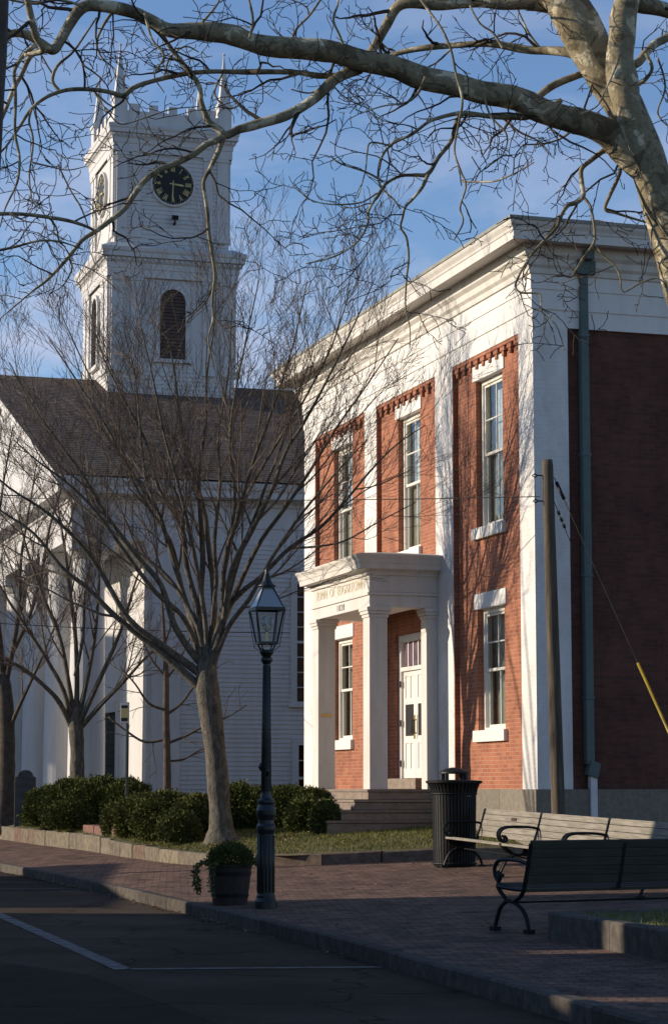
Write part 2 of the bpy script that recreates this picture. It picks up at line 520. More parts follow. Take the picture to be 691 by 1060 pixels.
def asphalt():
    m, n, b = mat("asphalt")
    tc = nd(n, 'ShaderNodeTexCoord')
    t = nd(n, 'ShaderNodeTexNoise', Scale=0.5, Detail=8, Roughness=0.65)
    n.links.new(tc.outputs['Object'], t.inputs['Vector'])
    r = ramp(n, [(0.3, (0.044, 0.031, 0.021)), (0.5, (0.060, 0.044, 0.030)), (0.7, (0.088, 0.066, 0.047))])
    n.links.new(t.outputs['Fac'], r.inputs['Fac'])
    g = nd(n, 'ShaderNodeTexNoise', Scale=90, Detail=3)
    n.links.new(tc.outputs['Object'], g.inputs['Vector'])
    r2 = ramp(n, [(0.35, (0.6, 0.6, 0.6)), (0.7, (1.5, 1.5, 1.5))])
    n.links.new(g.outputs['Fac'], r2.inputs['Fac'])
    v = nd(n, 'ShaderNodeTexVoronoi', Scale=0.35, feature='DISTANCE_TO_EDGE')
    mp = nd(n, 'ShaderNodeMapping')
    d = nd(n, 'ShaderNodeTexNoise', Scale=1.5, Detail=4)
    n.links.new(tc.outputs['Object'], d.inputs['Vector'])
    ad = nd(n, 'ShaderNodeVectorMath', operation='ADD')
    n.links.new(tc.outputs['Object'], ad.inputs[0])
    n.links.new(d.outputs['Color'], ad.inputs[1])
    n.links.new(ad.outputs[0], v.inputs['Vector'])
    cr = ramp(n, [(0.0, (0.35, 0.35, 0.35)), (0.012, (1, 1, 1))])
    n.links.new(v.outputs['Distance'], cr.inputs['Fac'])
    c = mixc(n, 1.0, r.outputs['Color'], r2.outputs['Color'], 'MULTIPLY')
    pv = nd(n, 'ShaderNodeTexVoronoi', Scale=0.16)
    pm = nd(n, 'ShaderNodeMapping')
    pm.inputs['Scale'].default_value = (1.0, .45, 1)
    n.links.new(tc.outputs['Object'], pm.inputs['Vector'])
    n.links.new(pm.outputs['Vector'], pv.inputs['Vector'])
    ps = nd(n, 'ShaderNodeSeparateColor')
    n.links.new(pv.outputs['Color'], ps.inputs['Color'])
    pr = ramp(n, [(0.0, (.68, .68, .70)), (0.35, (.70, .70, .71)), (0.36, (1, 1, 1)), (0.8, (1, 1, 1)), (0.81, (1.22, 1.2, 1.18))])
    n.links.new(ps.outputs[0], pr.inputs['Fac'])
    c = mixc(n, 1.0, c, pr.outputs['Color'], 'MULTIPLY')
    c = mixc(n, 1.0, c, cr.outputs['Color'], 'MULTIPLY')
    n.links.new(c, b.inputs['Base Color'])
    bump(n, b, g.outputs['Fac'], 0.5, 0.01)
    b.inputs['Roughness'].default_value = 0.95
    b.inputs['Specular IOR Level'].default_value = 0.08
    return m


M['road'] = asphalt()


def paving():
    m, n, b = mat("brick_paving")
    tc = nd(n, 'ShaderNodeTexCoord')
    mp = nd(n, 'ShaderNodeMapping')
    mp.inputs['Rotation'].default_value = (0, 0, math.radians(-4))
    n.links.new(tc.outputs['Object'], mp.inputs['Vector'])
    ds = nd(n, 'ShaderNodeTexNoise', Scale=1.1, Detail=3)
    n.links.new(mp.outputs['Vector'], ds.inputs['Vector'])
    ad = nd(n, 'ShaderNodeVectorMath', operation='MULTIPLY_ADD')
    n.links.new(ds.outputs['Color'], ad.inputs[0])
    ad.inputs[1].default_value = (0.05, 0.05, 0)
    n.links.new(mp.outputs['Vector'], ad.inputs[2])
    t = nd(n, 'ShaderNodeTexBrick', Scale=1.0)
    t.inputs['Brick Width'].default_value = 0.21
    t.inputs['Row Height'].default_value = 0.105
    t.inputs['Mortar Size'].default_value = 0.007
    t.inputs['Mortar Smooth'].default_value = 0.3
    t.inputs['Color1'].default_value = (0.225, 0.138, 0.103, 1)
    t.inputs['Color2'].default_value = (0.12, 0.084, 0.064, 1)
    t.inputs['Mortar'].default_value = (0.060, 0.048, 0.038, 1)
    n.links.new(ad.outputs[0], t.inputs['Vector'])
    mq = nd(n, 'ShaderNodeMapping')
    mq.inputs['Scale'].default_value = (1.6, 1.0, 1.0)
    n.links.new(tc.outputs['Object'], mq.inputs['Vector'])
    g = nd(n, 'ShaderNodeTexNoise', Scale=1.6, Detail=9, Roughness=0.78)
    n.links.new(mq.outputs['Vector'], g.inputs['Vector'])
    r = ramp(n, [(0.33, (0.42, 0.43, 0.46)), (0.5, (0.95, 0.93, 0.92)), (0.68, (1.5, 1.42, 1.38))])
    n.links.new(g.outputs['Fac'], r.inputs['Fac'])
    n.links.new(mixc(n, 1.0, t.outputs['Color'], r.outputs['Color'], 'MULTIPLY'), b.inputs['Base Color'])
    h = nd(n, 'ShaderNodeMath', operation='SUBTRACT')
    n.links.new(g.outputs['Fac'], h.inputs[0])
    n.links.new(t.outputs['Fac'], h.inputs[1])
    bump(n, b, h.outputs[0], 1.0, 0.03)
    b.inputs['Roughness'].default_value = 0.9
    b.inputs['Specular IOR Level'].default_value = 0.12
    return m


M['paving'] = paving()

# ------------------------------------------------------------------ the lie of the land
KERB = [(-20.0, 86.0), (-12.5, 62.5), (-6.35, 43.06), (-4.86, 38.5), (-3.6, 34.5), (-1.51, 27.2), (-0.02, 21.9), (0.63, 19.2), (1.01, 17.6),
        (1.37, 16.1), (1.62, 15.06), (2.0, 13.4), (2.6, 11.0), (4.0, 7.0), (7.0, 3.0), (14.0, 0.0)]
LAWN = [(-17.5, 86.0), (-8.54, 57.8), (-6.78, 52.1), (-5.16, 47.3), (-3.95, 43.0), (-2.89, 39.7), (-2.2, 38.0), (-0.79, 36.75), (0.01, 36.62), (1.57, 36.5),
        (3.05, 36.4)]
LD = Vector((0.5, 0.866))


def zs(X, Y):
    perp = min(7.0, max(0.0, (X + 5.9) * .947 + (Y - 40) * .32))
    k = min(.044, max(.022, .022 + (Y - 26) * .00275))
    return .14 + k * perp


def lawn_e(X, Y):
    """how far inside the lawn edging, measured along LD (negative outside)"""
    for (a, b) in zip(LAWN, LAWN[1:]):
        dx, dy = b[0] - a[0], b[1] - a[1]
        det = -LD.x * dy + dx * LD.y
        # a + t*(dx,dy) = (X,Y) - e*LD
        rx, ry = X - a[0], Y - a[1]
        t = (rx * LD.y - ry * LD.x) / (dx * LD.y - dy * LD.x)
        if -1e-6 <= t <= 1 + 1e-6:
            qx, qy = a[0] + dx * t, a[1] + dy * t
            return (X - qx) * LD.x + (Y - qy) * LD.y, qx, qy
    return -1, X, Y


def kerb_h(Y):
    return .19 + .15 * min(1, max(0, (Y - 37.5) / 10))


def zl(X, Y):
    e, qx, qy = lawn_e(X, Y)
    if e < 0: return zs(X, Y)
    return zs(qx, qy) + kerb_h(qy) - .03 + .58 * (1 - math.exp(-e / 3.8)) + .025 * noise.noise(Vector((X * .7, Y * .7, 0)))


# street
mb = MB()
mb.quad((-900, -300, 0), (900, -300, 0), (900, 1500, 0), (-900, 1500, 0))
tag(mb.build('road', M['road']), kind='structure')


def kx(Y):
    for (a, b) in zip(KERB, KERB[1:]):
        if b[1] <= Y <= a[1]:
            return a[0] + (b[0] - a[0]) * (a[1] - Y) / (a[1] - b[1])


mb = MB()
ys = []
Y = 1.0
while Y < 86:
    ys.append(Y)
    Y += 0.6 if Y < 45 else 2.0
ys.append(86.0)
us = [0, .02, .05, .1, .17, .26, .38, .52, .7, .85, 1]
rows = []
for Y in ys:
    x0 = kx(Y) + .06
    rows.append([(x0 + (22 - x0) * u, Y, zs(x0 + (22 - x0) * u, Y) if u else .143) for u in us])
vs = [p for r_ in rows for p in r_]
n_ = len(us)
fs = [(j * n_ + i, j * n_ + i + 1, (j + 1) * n_ + i + 1, (j + 1) * n_ + i) for j in range(len(rows) - 1) for i in range(n_ - 1)]
mb.add(vs, fs)
tag(mb.build('brick_pavement', M['paving'], smooth=True), kind='structure')


def blocks(poly, length, width, ztop, zbot, side, rng, gap=.012, jitter=.006):
    """row of separate stone blocks along a line"""
    mb = MB()
    acc = []
    pts = [Vector((p[0], p[1])) for p in poly]
    lens = [(b - a).length for a, b in zip(pts, pts[1:])]
    tot = sum(lens)

    def pos(d):
        for a, b, l in zip(pts, pts[1:], lens):
            if d <= l: return a + (b - a) * (d / l)
            d -= l
        return pts[-1]
    d = 0
    while d < tot - .1:
        l = min(length * rng.uniform(.75, 1.25), tot - d)
        a, b = pos(d + gap / 2), pos(d + l - gap / 2)
        t = (b - a).normalized()
        nrm = Vector((-t.y, t.x)) * side
        j = rng.uniform(-jitter, jitter)
        za, zb = ztop(a.x, a.y) + rng.uniform(-jitter, jitter), ztop(b.x, b.y) + rng.uniform(-jitter, jitter)
        q = [a + nrm * j, b + nrm * j, b + nrm * (width + j), a + nrm * (width + j)]
        c = .018
        top = [a + nrm * (j + c), b + nrm * (j + c), b + nrm * (width + j - c), a + nrm * (width + j - c)]
        zt = [za, zb, zb, za]
        vs = [(p.x, p.y, zbot) for p in q] + [(p.x, p.y, z - c) for p, z in zip(q, zt)] + [(p.x, p.y, z) for p, z in zip(top, zt)]
        fs = [(0, 1, 5, 4), (1, 2, 6, 5), (2, 3, 7, 6), (3, 0, 4, 7), (4, 5, 9, 8), (5, 6, 10, 9), (6, 7, 11, 10), (7, 4, 8, 11), (8, 9, 10, 11)]
        mb.add(vs, fs)
        d += l
    return mb


rng = random.Random(3)
tag(blocks(KERB, 1.7, .16, lambda x, y: .15, -.1, 1, rng).build('street_kerb', M['kerb']), kind='structure')
tag(blocks(LAWN, 1.15, .2, lambda x, y: zs(x, y) + kerb_h(y), 0.0, 1, rng, gap=.02, jitter=.014).build('lawn_kerb', M['lawnkerb']), kind='structure')
# lawn
mb = MB()
es = [.08, .35, .8, 1.5, 2.5, 4, 6, 9, 14, 22, 40]
dense = []
for a, b in zip(LAWN, LAWN[1:]):
    k = max(1, int(math.hypot(b[0] - a[0], b[1] - a[1]) / .7))
    dense += [(a[0] + (b[0] - a[0]) * i / k, a[1] + (b[1] - a[1]) * i / k) for i in range(k)]
dense.append(LAWN[-1])
rows = [[(p[0] + LD.x * e, p[1] + LD.y * e, zl(p[0] + LD.x * e, p[1] + LD.y * e)) for e in es] for p in dense]
n_ = len(es)
mb.add([p for r_ in rows for p in r_], [(j * n_ + i, j * n_ + i + 1, (j + 1) * n_ + i + 1, (j + 1) * n_ + i) for j in range(len(rows) - 1) for i in range(n_ - 1)])
tag(mb.build('lawn_ground', M['lawn'], smooth=True), kind='structure')

# painted parking lines
mb = MB()


def stripe(a, b, w):
    a, b = Vector(a), Vector(b)
    n2 = Vector((-(b - a).y, (b - a).x)).normalized() * w / 2
    mb.quad((*(a - n2), .005), (*(b - n2), .005), (*(b + n2), .005), (*(a + n2), .005))


stripe((-4.9, 30.9), (-1.82, 19.68), .16)
stripe((-1.79, 19.72), (.42, 19.95), .14)
stripe((-8.6, 35.4), (-3.9, 35.6), .10)
stripe((-8.6, 37.8), (-4.75, 37.9), .10)
tag(mb.build('road_markings', M['line']), kind='structure')

# raised planting bed at the right
BED = [(1.98, 21.1), (3.2, 21.65), (9, 24.2), (9, 13.5), (3.75, 13.6), (2.72, 18.3), (1.98, 21.1)]
ztopb = lambda x, y: .42
tag(blocks(BED, 1.6, .16, ztopb, .0, 1 if False else -1, rng, jitter=.004).build('bed_kerb', M['kerb']), kind='structure')
mb = MB()
mb.add([(x, y, .40) for x, y in [(2.1, 21.05), (3.2, 21.5), (8.9, 24.0), (8.9, 13.7), (3.85, 13.75), (2.85, 18.3)]], [(5, 4, 3, 2, 1, 0)])
tag(mb.build('bed_ground', M['lawn']), kind='structure')

# ------------------------------------------------------------------ town hall
AR = math.radians(17.2)
C0 = at(556, 817, 36.3)
HALL = empty('brick_hall', (C0.x, C0.y, 0), AR)
tag(HALL, 'two storey red brick hall with white pilasters, deep white cornice and small columned porch', 'building')
HL, HW = 16.0, 13.28         # local x: into the block, local y: along the front
ZB, ZT = 1.55, 9.15
part = lambda mbx, name, m, parent=HALL, **k: mbx.build(name, m, parent, **k)

mb = MB()
rngb = random.Random(8)
y = -.05
while y < HW:
    l = min(rngb.uniform(1.4, 2.3), HW + .05 - y)
    mb.box(-.05, .3, y + .004, y + l - .004, .2, ZB)
    y += l
x = .31
while x < HL:
    l = min(rngb.uniform(1.4, 2.3), HL - x)
    mb.box(x + .004, x + l - .004, -.05, .3, .2, ZB)
    x += l
mb.box(HL - .3, HL + .05, .31, HW - .3, .2, ZB)
mb.box(.31, HL, HW - .3, HW + .05, .2, ZB)
part(mb, 'foundation', M['granite'], bevel=.012)


def holed(mb, axis, plane, a0, a1, z0, z1, holes, depth):
    """wall sheet with rectangular openings and their reveals; axis 'y' = front wall, 'x' = side wall"""
    us = sorted({a0, a1, *[h[0] for h in holes], *[h[1] for h in holes]})
    zsx = sorted({z0, z1, *[h[2] for h in holes], *[h[3] for h in holes]})

    def pt(u, z, d=0):
        return (plane + d, u, z) if axis == 'y' else (u, plane + d, z)
    for i in range(len(us) - 1):
        for j in range(len(zsx) - 1):
            cu, cz = (us[i] + us[i + 1]) / 2, (zsx[j] + zsx[j + 1]) / 2
            if any(h[0] < cu < h[1] and h[2] < cz < h[3] for h in holes): continue
            q = [pt(us[i], zsx[j]), pt(us[i], zsx[j + 1]), pt(us[i + 1], zsx[j + 1]), pt(us[i + 1], zsx[j])]
            mb.quad(*q)
    for h in holes:
        c = [(h[0], h[2]), (h[1], h[2]), (h[1], h[3]), (h[0], h[3])]
        for k in range(4):
            a, b = c[k], c[(k + 1) % 4]
            mb.quad(pt(*a), pt(*b), pt(*b, depth), pt(*a, depth))


BP = .09                       # brick face set back behind the pilasters
BAYS = [(.64, 3.84), (4.77, 8.23), (8.99, 12.47)]
PIL = [(0, .64), (3.84, 4.77), (8.23, 8.99), (12.47, HW)]
WH = .64                       # half window width
fronts = []
for i, (a, b) in enumerate(BAYS):
    c = (a + b) / 2
    hs = [(c - WH, c + WH, 6.08, 8.72)]
    if i != 1: hs.append((c - WH, c + WH, 2.55, 4.67))
    else: hs.append((c - .86, c + .86, ZB, 4.5))
    fronts.append(hs)
mb = MB()
for (a, b), hs in zip(BAYS, fronts):
    holed(mb, 'y', BP, a - .02, b + .02, ZB, ZT + .02, hs, .26)
for (a, b) in PIL[1:]:
    mb.box(.004, BP + .05, a - .03, a + .002, ZB, ZT)
part(mb, 'front_wall', M['brick'])
mb = MB()
side_holes = [(c - .6, c + .6, z0, z1) for c in (5.2, 8.4, 11.6) for z0, z1 in ((6.08, 8.72), (2.55, 4.67))]
holed(mb, 'x', .06, .62, HL - .6, ZB, ZT + .06, side_holes, .26)
mb.quad((HL - .01, .1, ZB), (HL - .01, HW, ZB), (HL - .01, HW, ZT), (HL - .01, .1, ZT))
mb.quad((0.1, HW - .01, ZB), (HL, HW - .01, ZB), (HL, HW - .01, ZT), (.1, HW - .01, ZT))
part(mb, 'side_wall', M['brick_shaded'])
for k, (a, b) in enumerate(PIL):
    mb = MB()
    if k == 0:
        mb.box(0, .62, 0, .64, ZB, ZT)
    elif k == 3:
        mb.box(0, .62, a, b, ZB, ZT)
    else:
        mb.box(0, .35, a, b, ZB, ZT)
    part(mb, 'pilaster', M['wbrick'])
mb = MB()
mb.box(HL - .6, HL, 0, .6, ZB, ZT)
part(mb, 'pilaster', M['wbrick'])
# saw-tooth brick corbel at the head of each bay
mb = MB()
for (a, b) in BAYS:
    mb.box(.012, BP + .03, a + .003, b - .003, 9.085, ZT + .01)
    n_ = int(round((b - a) / .33))
    w = (b - a) / n_
    for i in range(n_):
        c = a + (i + .5) * w
        mb.box(.022, BP + .02, c - .10, c + .10, 9.005, 9.083)
        mb.box(.034, BP + .02, c - .045, c + .045, 8.92, 9.003)
part(mb, 'corbel_course', M['brick'])
# frieze
mb = MB()
mb.ring([(0.0, ZT), (0.0, 9.44), (.022, 9.444), (.022, 9.775), (.040, 9.779), (.040, 10.2)], 0, HL, 0, HW)
mb.quad((.0, 0, ZT), (.12, .12, ZT), (.12, HW, ZT), (0, HW, ZT))
mb.quad((0, 0, ZT), (HL, 0, ZT), (HL, .12, ZT), (.12, .12, ZT))
part(mb, 'frieze', M['white'])
mb = MB()
mb.ring([(.03, 10.02), (.075, 10.03), (.085, 10.12), (.13, 10.17), (.14, 10.27), (.20, 10.33), (.21, 10.50), (.50, 10.50), (.505, 10.47), (.53, 10.47),
         (.535, 10.61), (.55, 10.62), (.56, 10.66), (.60, 10.72), (.615, 10.76), (.615, 10.79), (.05, 10.90)], 0, HL, 0, HW)
CORN = part(mb, 'cornice', M['peel'])
mb = MB()
mb.ring([(.60, 10.775), (.635, 10.775), (.64, 10.83), (.60, 10.845), (.2, 10.93)], 0, HL, 0, HW)
part(mb, 'gutter_edge', M['gutter'])
mb = MB()
mb.add([(-.58, -.58, 10.85), (HL + .58, -.58, 10.85), (HL + .58, HW + .58, 10.85), (-.58, HW + .58, 10.85), (5, HW / 2, 11.55), (HL - 5, HW / 2, 11.55)],
       [(0, 1, 5, 4), (1, 2, 5), (2, 3, 4, 5), (3, 0, 4)])
part(mb, 'roof', M['roof'])
# dark interior so the rooms read as rooms
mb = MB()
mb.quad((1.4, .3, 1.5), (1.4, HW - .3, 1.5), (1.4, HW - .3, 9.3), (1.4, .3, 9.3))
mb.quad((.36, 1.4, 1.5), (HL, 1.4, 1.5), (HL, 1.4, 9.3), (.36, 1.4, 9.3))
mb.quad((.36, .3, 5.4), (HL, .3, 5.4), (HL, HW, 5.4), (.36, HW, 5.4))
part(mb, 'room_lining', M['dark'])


def window(axis, plane, a, b, z0, z1, parent, shade, lintel=True):
    """double hung sash in an opening; the frame is the part, sash, muntins, pane, lintel, sill its pieces"""
    def bx(m, d0, d1, u0, u1, w0, w1):
        if axis == 'y': m.box(plane + d0, plane + d1, u0, u1, w0, w1)
        else: m.box(u0, u1, plane + d0, plane + d1, w0, w1)

    m = MB()
    t = .085
    bx(m, .10, .24, a, a + t, z0, z1)
    bx(m, .10, .24, b - t, b, z0, z1)
    bx(m, .10, .24, a + t, b - t, z1 - t, z1)
    bx(m, .10, .24, a + t, b - t, z0, z0 + .06)
    root = m.build('window', M['frame'], parent, bevel=.006)
    ia, ib = a + t, b - t
    zm = (z0 + z1) / 2 - .03
    for nm, lo, hi, d in (('upper_sash', zm, z1 - t, .13), ('lower_sash', z0 + .06, zm + .045, .165)):
        m = MB()
        s = .05
        bx(m, d, d + .034, ia, ia + s, lo, hi)
        bx(m, d, d + .034, ib - s, ib, lo, hi)
        bx(m, d, d + .034, ia + s, ib - s, hi - .045, hi)
        bx(m, d, d + .034, ia + s, ib - s, lo, lo + .05)
        c = (ia + ib) / 2
        zc = (lo + hi) / 2
        bx(m, d + .004, d + .030, c - .011, c + .011, lo + .05, hi - .045)
        if nm == 'upper_sash':
            bx(m, d + .004, d + .030, ia + s, c - .011, zc - .011, zc + .011)
            bx(m, d + .004, d + .030, c + .011, ib - s, zc - .011, zc + .011)
        m.build(nm, M['frame'], root)
        m = MB()
        bx(m, d + .014, d + .020, ia + s, ib - s, lo + .05, hi - .045)
        m.build('pane', M['glass'], root)
    m = MB()
    n_ = 14
    lo, hi = (z0 + .06, zm) if shade else (z0 + .06, z1 - t)
    if shade:
        bx(m, .262, .268, ia - .02, ib + .02, z0 + .06, zm + .02)
        m.build('blind', M['blind'], root)
        m = MB()
        lo, hi = zm - .1, z1 - t
    for i in range(n_):
        u0, u1 = ia + (ib - ia) * i / n_, ia + (ib - ia) * (i + 1) / n_
        d = .30 + (.006 if i % 2 else 0)
        bx(m, d, d + .006, u0, u1, lo, hi)
    m.build('curtain', M['curtain'] if shade else M['blind'], root)
    if lintel:
        m = MB()
        bx(m, -.028, .12, a - .11, b + .11, z1 - .002, z1 + .27)
        m.build('lintel', M['white'], root, bevel=.008)
        m = MB()
        bx(m, -.075, .14, a - .10, b + .10, z0 - .19, z0 + .01)
        m.build('sill', M['white'], root, bevel=.008)
    return root


for i, ((a, b), hs) in enumerate(zip(BAYS, fronts)):
    for h in hs:
        if h[2] == ZB: continue
        window('y', BP, h[0], h[1], h[2], h[3], HALL, h[2] > 5)
for h in side_holes:
    window('x', .06, h[0], h[1], h[2], h[3], HALL, h[2] > 5)

# downspout on the side wall
mb = MB()
mb.box(.83, .965, -.10, .055, 1.95, 10.05)
for z in (3.0, 5.0, 7.0, 9.0):
    mb.box(.815, .98, -.11, .058, z, z + .05)
mb.obox((.91, -.03, 10.22), (.17, 0, 0), (0, .13, 0), (0, 0, .17))
mb.box(.82, 1.0, -.30, -.11, 10.28, 10.44)
mb.obox((.95, -.04, 1.87), (.09, 0, -.03), (0, .085, 0), (.03, 0, .12))
DS = part(mb, 'downspout', M['copper'], bevel=.01)
mb = MB()
mb.box(.89, 1.01, -.09, .035, .5, 1.78)
mb.build('drain_pipe', M['pvc'], DS, bevel=.01)

# porch
DW = 1.31
PA, PB = 4.68, 8.25
PORCH = MB()
PORCH.box(-DW, -.002, PA, PB, 5.10, 5.43)
PORCH.box(-DW - .03, -.002, PA - .03, PB + .03, 5.045, 5.098)
PORCH.box(-DW, -.36, PA, PB, 4.83, 5.043)
PORCH.box(-.36, -.002, PA, PA + .36, 4.83, 5.043)
PORCH.box(-.36, -.002, PB - .36, PB, 4.83, 5.043)
PORCH = part(PORCH, 'porch', M['porch'], bevel=.008)
mb = MB()
mb.ring([(0, 5.40), (.04, 5.41), (.045, 5.47), (.10, 5.50), (.205, 5.51), (.215, 5.60), (.225, 5.61), (.24, 5.68), (.275, 5.74), (.28, 5.775), (-.3, 5.86)], -DW, .5, PA, PB)
mb.quad((-DW + .3, PA + .3, 5.86), (.0, PA + .3, 5.86), (.0, PB - .3, 5.86), (-DW + .3, PB - .3, 5.86))
o = mb.build('porch_cornice', M['peel'], PORCH)
# clip what would stand inside the brick wall
bm = bmesh.new()
bm.from_mesh(o.data)
bmesh.ops.bisect_plane(bm, geom=bm.verts[:] + bm.edges[:] + bm.faces[:], plane_co=(-.003, 0, 0), plane_no=(1, 0, 0), clear_outer=True)
bm.to_mesh(o.data)
bm.free()


def column(x0, x1, y0, y1, nm, sp=True):
    m = MB()
    m.box(x0, x1, y0, y1, 1.55, 4.66)
    e = .025
    m.box(x0 - e, x1 + (e if sp else 0), y0 - e, y1 + e, 4.62, 4.66 - .001) if False else None
    m.box(x0 - .02, x1 + (.02 if sp else 0), y0 - .02, y1 + .02, 4.645, 4.70)
    m.box(x0 - .045, x1 + (.045 if sp else 0), y0 - .045, y1 + .045, 4.702, 4.76)
    m.box(x0 - .065, x1 + (.065 if sp else 0), y0 - .065, y1 + .065, 4.762, 4.828)
    return m.build(nm, M['porch'], PORCH, bevel=.006)


column(-DW, -DW + .34, PA, PA + .38, 'column')
COLF = column(-DW, -DW + .34, PB - .38, PB, 'column')
column(-.2, -.003, PA + .02, PA + .36, 'wall_pilaster', False)
column(-.2, -.003, PB - .36, PB - .02, 'wall_pilaster', False)
m = MB()
m.box(-DW + .36, -.004, PA + .36, PB - .36, 4.99, 5.04)
m.build('porch_ceiling', M['porch'], PORCH)


def lettering(txt, size, mtl, parent, name, loc, width=None, depth=.004):
    """raised letters on a face that looks towards local -x, reading from high y to low y"""
    cu = bpy.data.curves.new(name, 'FONT')
    cu.body = txt
    cu.size = size
    cu.align_x = 'CENTER'
    cu.align_y = 'CENTER'
    cu.extrude = depth
    t = bpy.data.objects.new(name, cu)
    COL.objects.link(t)
    bpy.context.view_layer.update()
    dg = bpy.context.evaluated_depsgraph_get()
    me = bpy.data.meshes.new_from_object(t.evaluated_get(dg))
    bpy.data.objects.remove(t)
    o = bpy.data.objects.new(name, me)
    COL.objects.link(o)
    me.materials.clear()
    me.materials.append(mtl)
    if width:
        xs_ = [v.co.x for v in me.vertices]
        k = width / (max(xs_) - min(xs_))
        for v in me.vertices: v.co.x *= k
    o.parent = parent
    o.location = loc
    o.rotation_euler = (math.pi / 2, 0, -math.pi / 2)
    return o


for txt_, c_, w_ in (("TOWN", 7.63, .72), ("OF", 6.95, .32), ("EDGARTOWN", 5.78, 1.66)):
    lettering(txt_, .25, M['gold'], PORCH, 'frieze_lettering', (-DW - .004, c_, 5.265), width=w_)
for q_, ch_ in enumerate("1828"):
    lettering(ch_, .17, M['greypaint'], PORCH, 'date_numeral', (-DW - .004, (PA + PB) / 2 + .145 - .13 * q_, 4.935))
# small brass plaque on the side face of the far column
m = MB()
m.box(-DW + .06, -DW + .28, PB - .392, PB - .381, 2.94, 3.0)
m.build('plaque', M['brass'], PORCH)

# door
m = MB()
dc = (BAYS[1][0] + BAYS[1][1]) / 2
d0 = BP + .085
m.box(d0 - .02, d0 + .12, dc - .86, dc - .72, 1.75, 4.5)
m.box(d0 - .02, d0 + .12, dc + .72, dc + .86, 1.75, 4.5)
m.box(d0 - .02, d0 + .12, dc - .72, dc + .72, 4.36, 4.5)
m.box(d0 - .02, d0 + .12, dc - .72, dc + .72, 3.80, 3.88)
DOOR = part(m, 'entrance_door', M['white'], bevel=.008)
for sgn in (-1, 1):
    ya, yb = (dc - .72, dc - .004) if sgn < 0 else (dc + .004, dc + .72)
    m = MB()
    dd = d0 + .03
    st = .115
    # stiles, rails
    m.box(dd, dd + .05, ya, ya + st, 1.76, 3.80)
    m.box(dd, dd + .05, yb - st, yb, 1.76, 3.80)
    for z0, z1 in ((1.76, 1.94), (2.42, 2.56), (3.16, 3.28), (3.70, 3.80)):
        m.box(dd, dd + .05, ya + st, yb - st, z0, z1)
    cy = (ya + yb) / 2
    m.box(dd, dd + .05, cy - .05, cy + .05, 1.94, 2.42)
    m.box(dd, dd + .05, cy - .05, cy + .05, 3.28, 3.70)
    m.box(dd + .018, dd + .04, ya + st, yb - st, 1.94, 2.42)
    m.box(dd + .018, dd + .04, ya + st, yb - st, 3.28, 3.70)
    m.build('door_leaf', M['white'], DOOR, bevel=.006)
    m = MB()
    m.box(dd + .02, dd + .026, ya + st, yb - st, 2.56, 3.16)
    m.build('door_pane', M['violet'] if False else M['dial'], DOOR)
    m = MB()
    ys_ = yb - .06 if sgn < 0 else ya + .06
    m.box(dd - .012, dd - .001, ys_ - .035, ys_ + .035, 2.50, 2.95)
    m.build('handle_plate', M['brass'] if sgn > 0 else M['frame'], DOOR)
    m = MB()
    m.tube([(dd - .012, ys_, 2.60), (dd - .06, ys_, 2.62), (dd - .06, ys_, 2.84), (dd - .012, ys_, 2.86)], .011, 8)
    m.build('handle', M['iron'], DOOR, smooth=True)
for z in (1.98, 2.75, 3.5):
    m = MB()
    m.box(d0 - .035, d0 - .02, dc + .70, dc + .76, z, z + .12)
    m.build('hinge', M['iron'], DOOR)
m = MB()
for i in range(5):
    w = 1.44 / 5
    m.box(d0 + .05, d0 + .058, dc - .72 + i * w + .02, dc - .72 + (i + 1) * w - .02, 3.9, 4.34)
m.build('transom_glass', M['violet'], DOOR)
m = MB()
for i in range(6):
    w = 1.44 / 5
    y_ = dc - .72 + i * w
    m.box(d0 + .03, d0 + .08, max(dc - .72, y_ - .02), min(dc + .72, y_ + .02), 3.88, 4.36)
m.build('transom_bars', M['white'], DOOR)
m = MB()
m.box(-.16, .24, dc - 1.0, dc + 1.0, 1.553, 1.75)
m.build('door_step', M['step'], DOOR, bevel=.01)
# steps
m = MB()
for k, zt in enumerate((1.55, 1.365, 1.18, 1.0)):
    zb = (1.365, 1.18, 1.0, .3)[k]
    e = .06 * k
    m.box(-DW - .07 - .27 * k, -.06, PA - .12 - e, PB + .12 + e, zb + (.004 if k < 3 else 0), zt - .05)
    m.box(-DW - .095 - .27 * k, -.058, PA - .145 - e, PB + .145 + e, zt - .046, zt)
part(m, 'front_steps', M['step'], bevel=.008)

# ------------------------------------------------------------------ church
O = at(155, 817, 60)
CH = empty('church', (O.x, O.y, 0), AR)
tag(CH, 'white clapboard church with columned portico and square clock tower behind bare trees', 'church')
CL, CW = 26.0, 27.4
RY = CW / 2
cpart = lambda mbx, name, m=None, parent=CH, **k: mbx.build(name, m or M['church'], parent, **k)


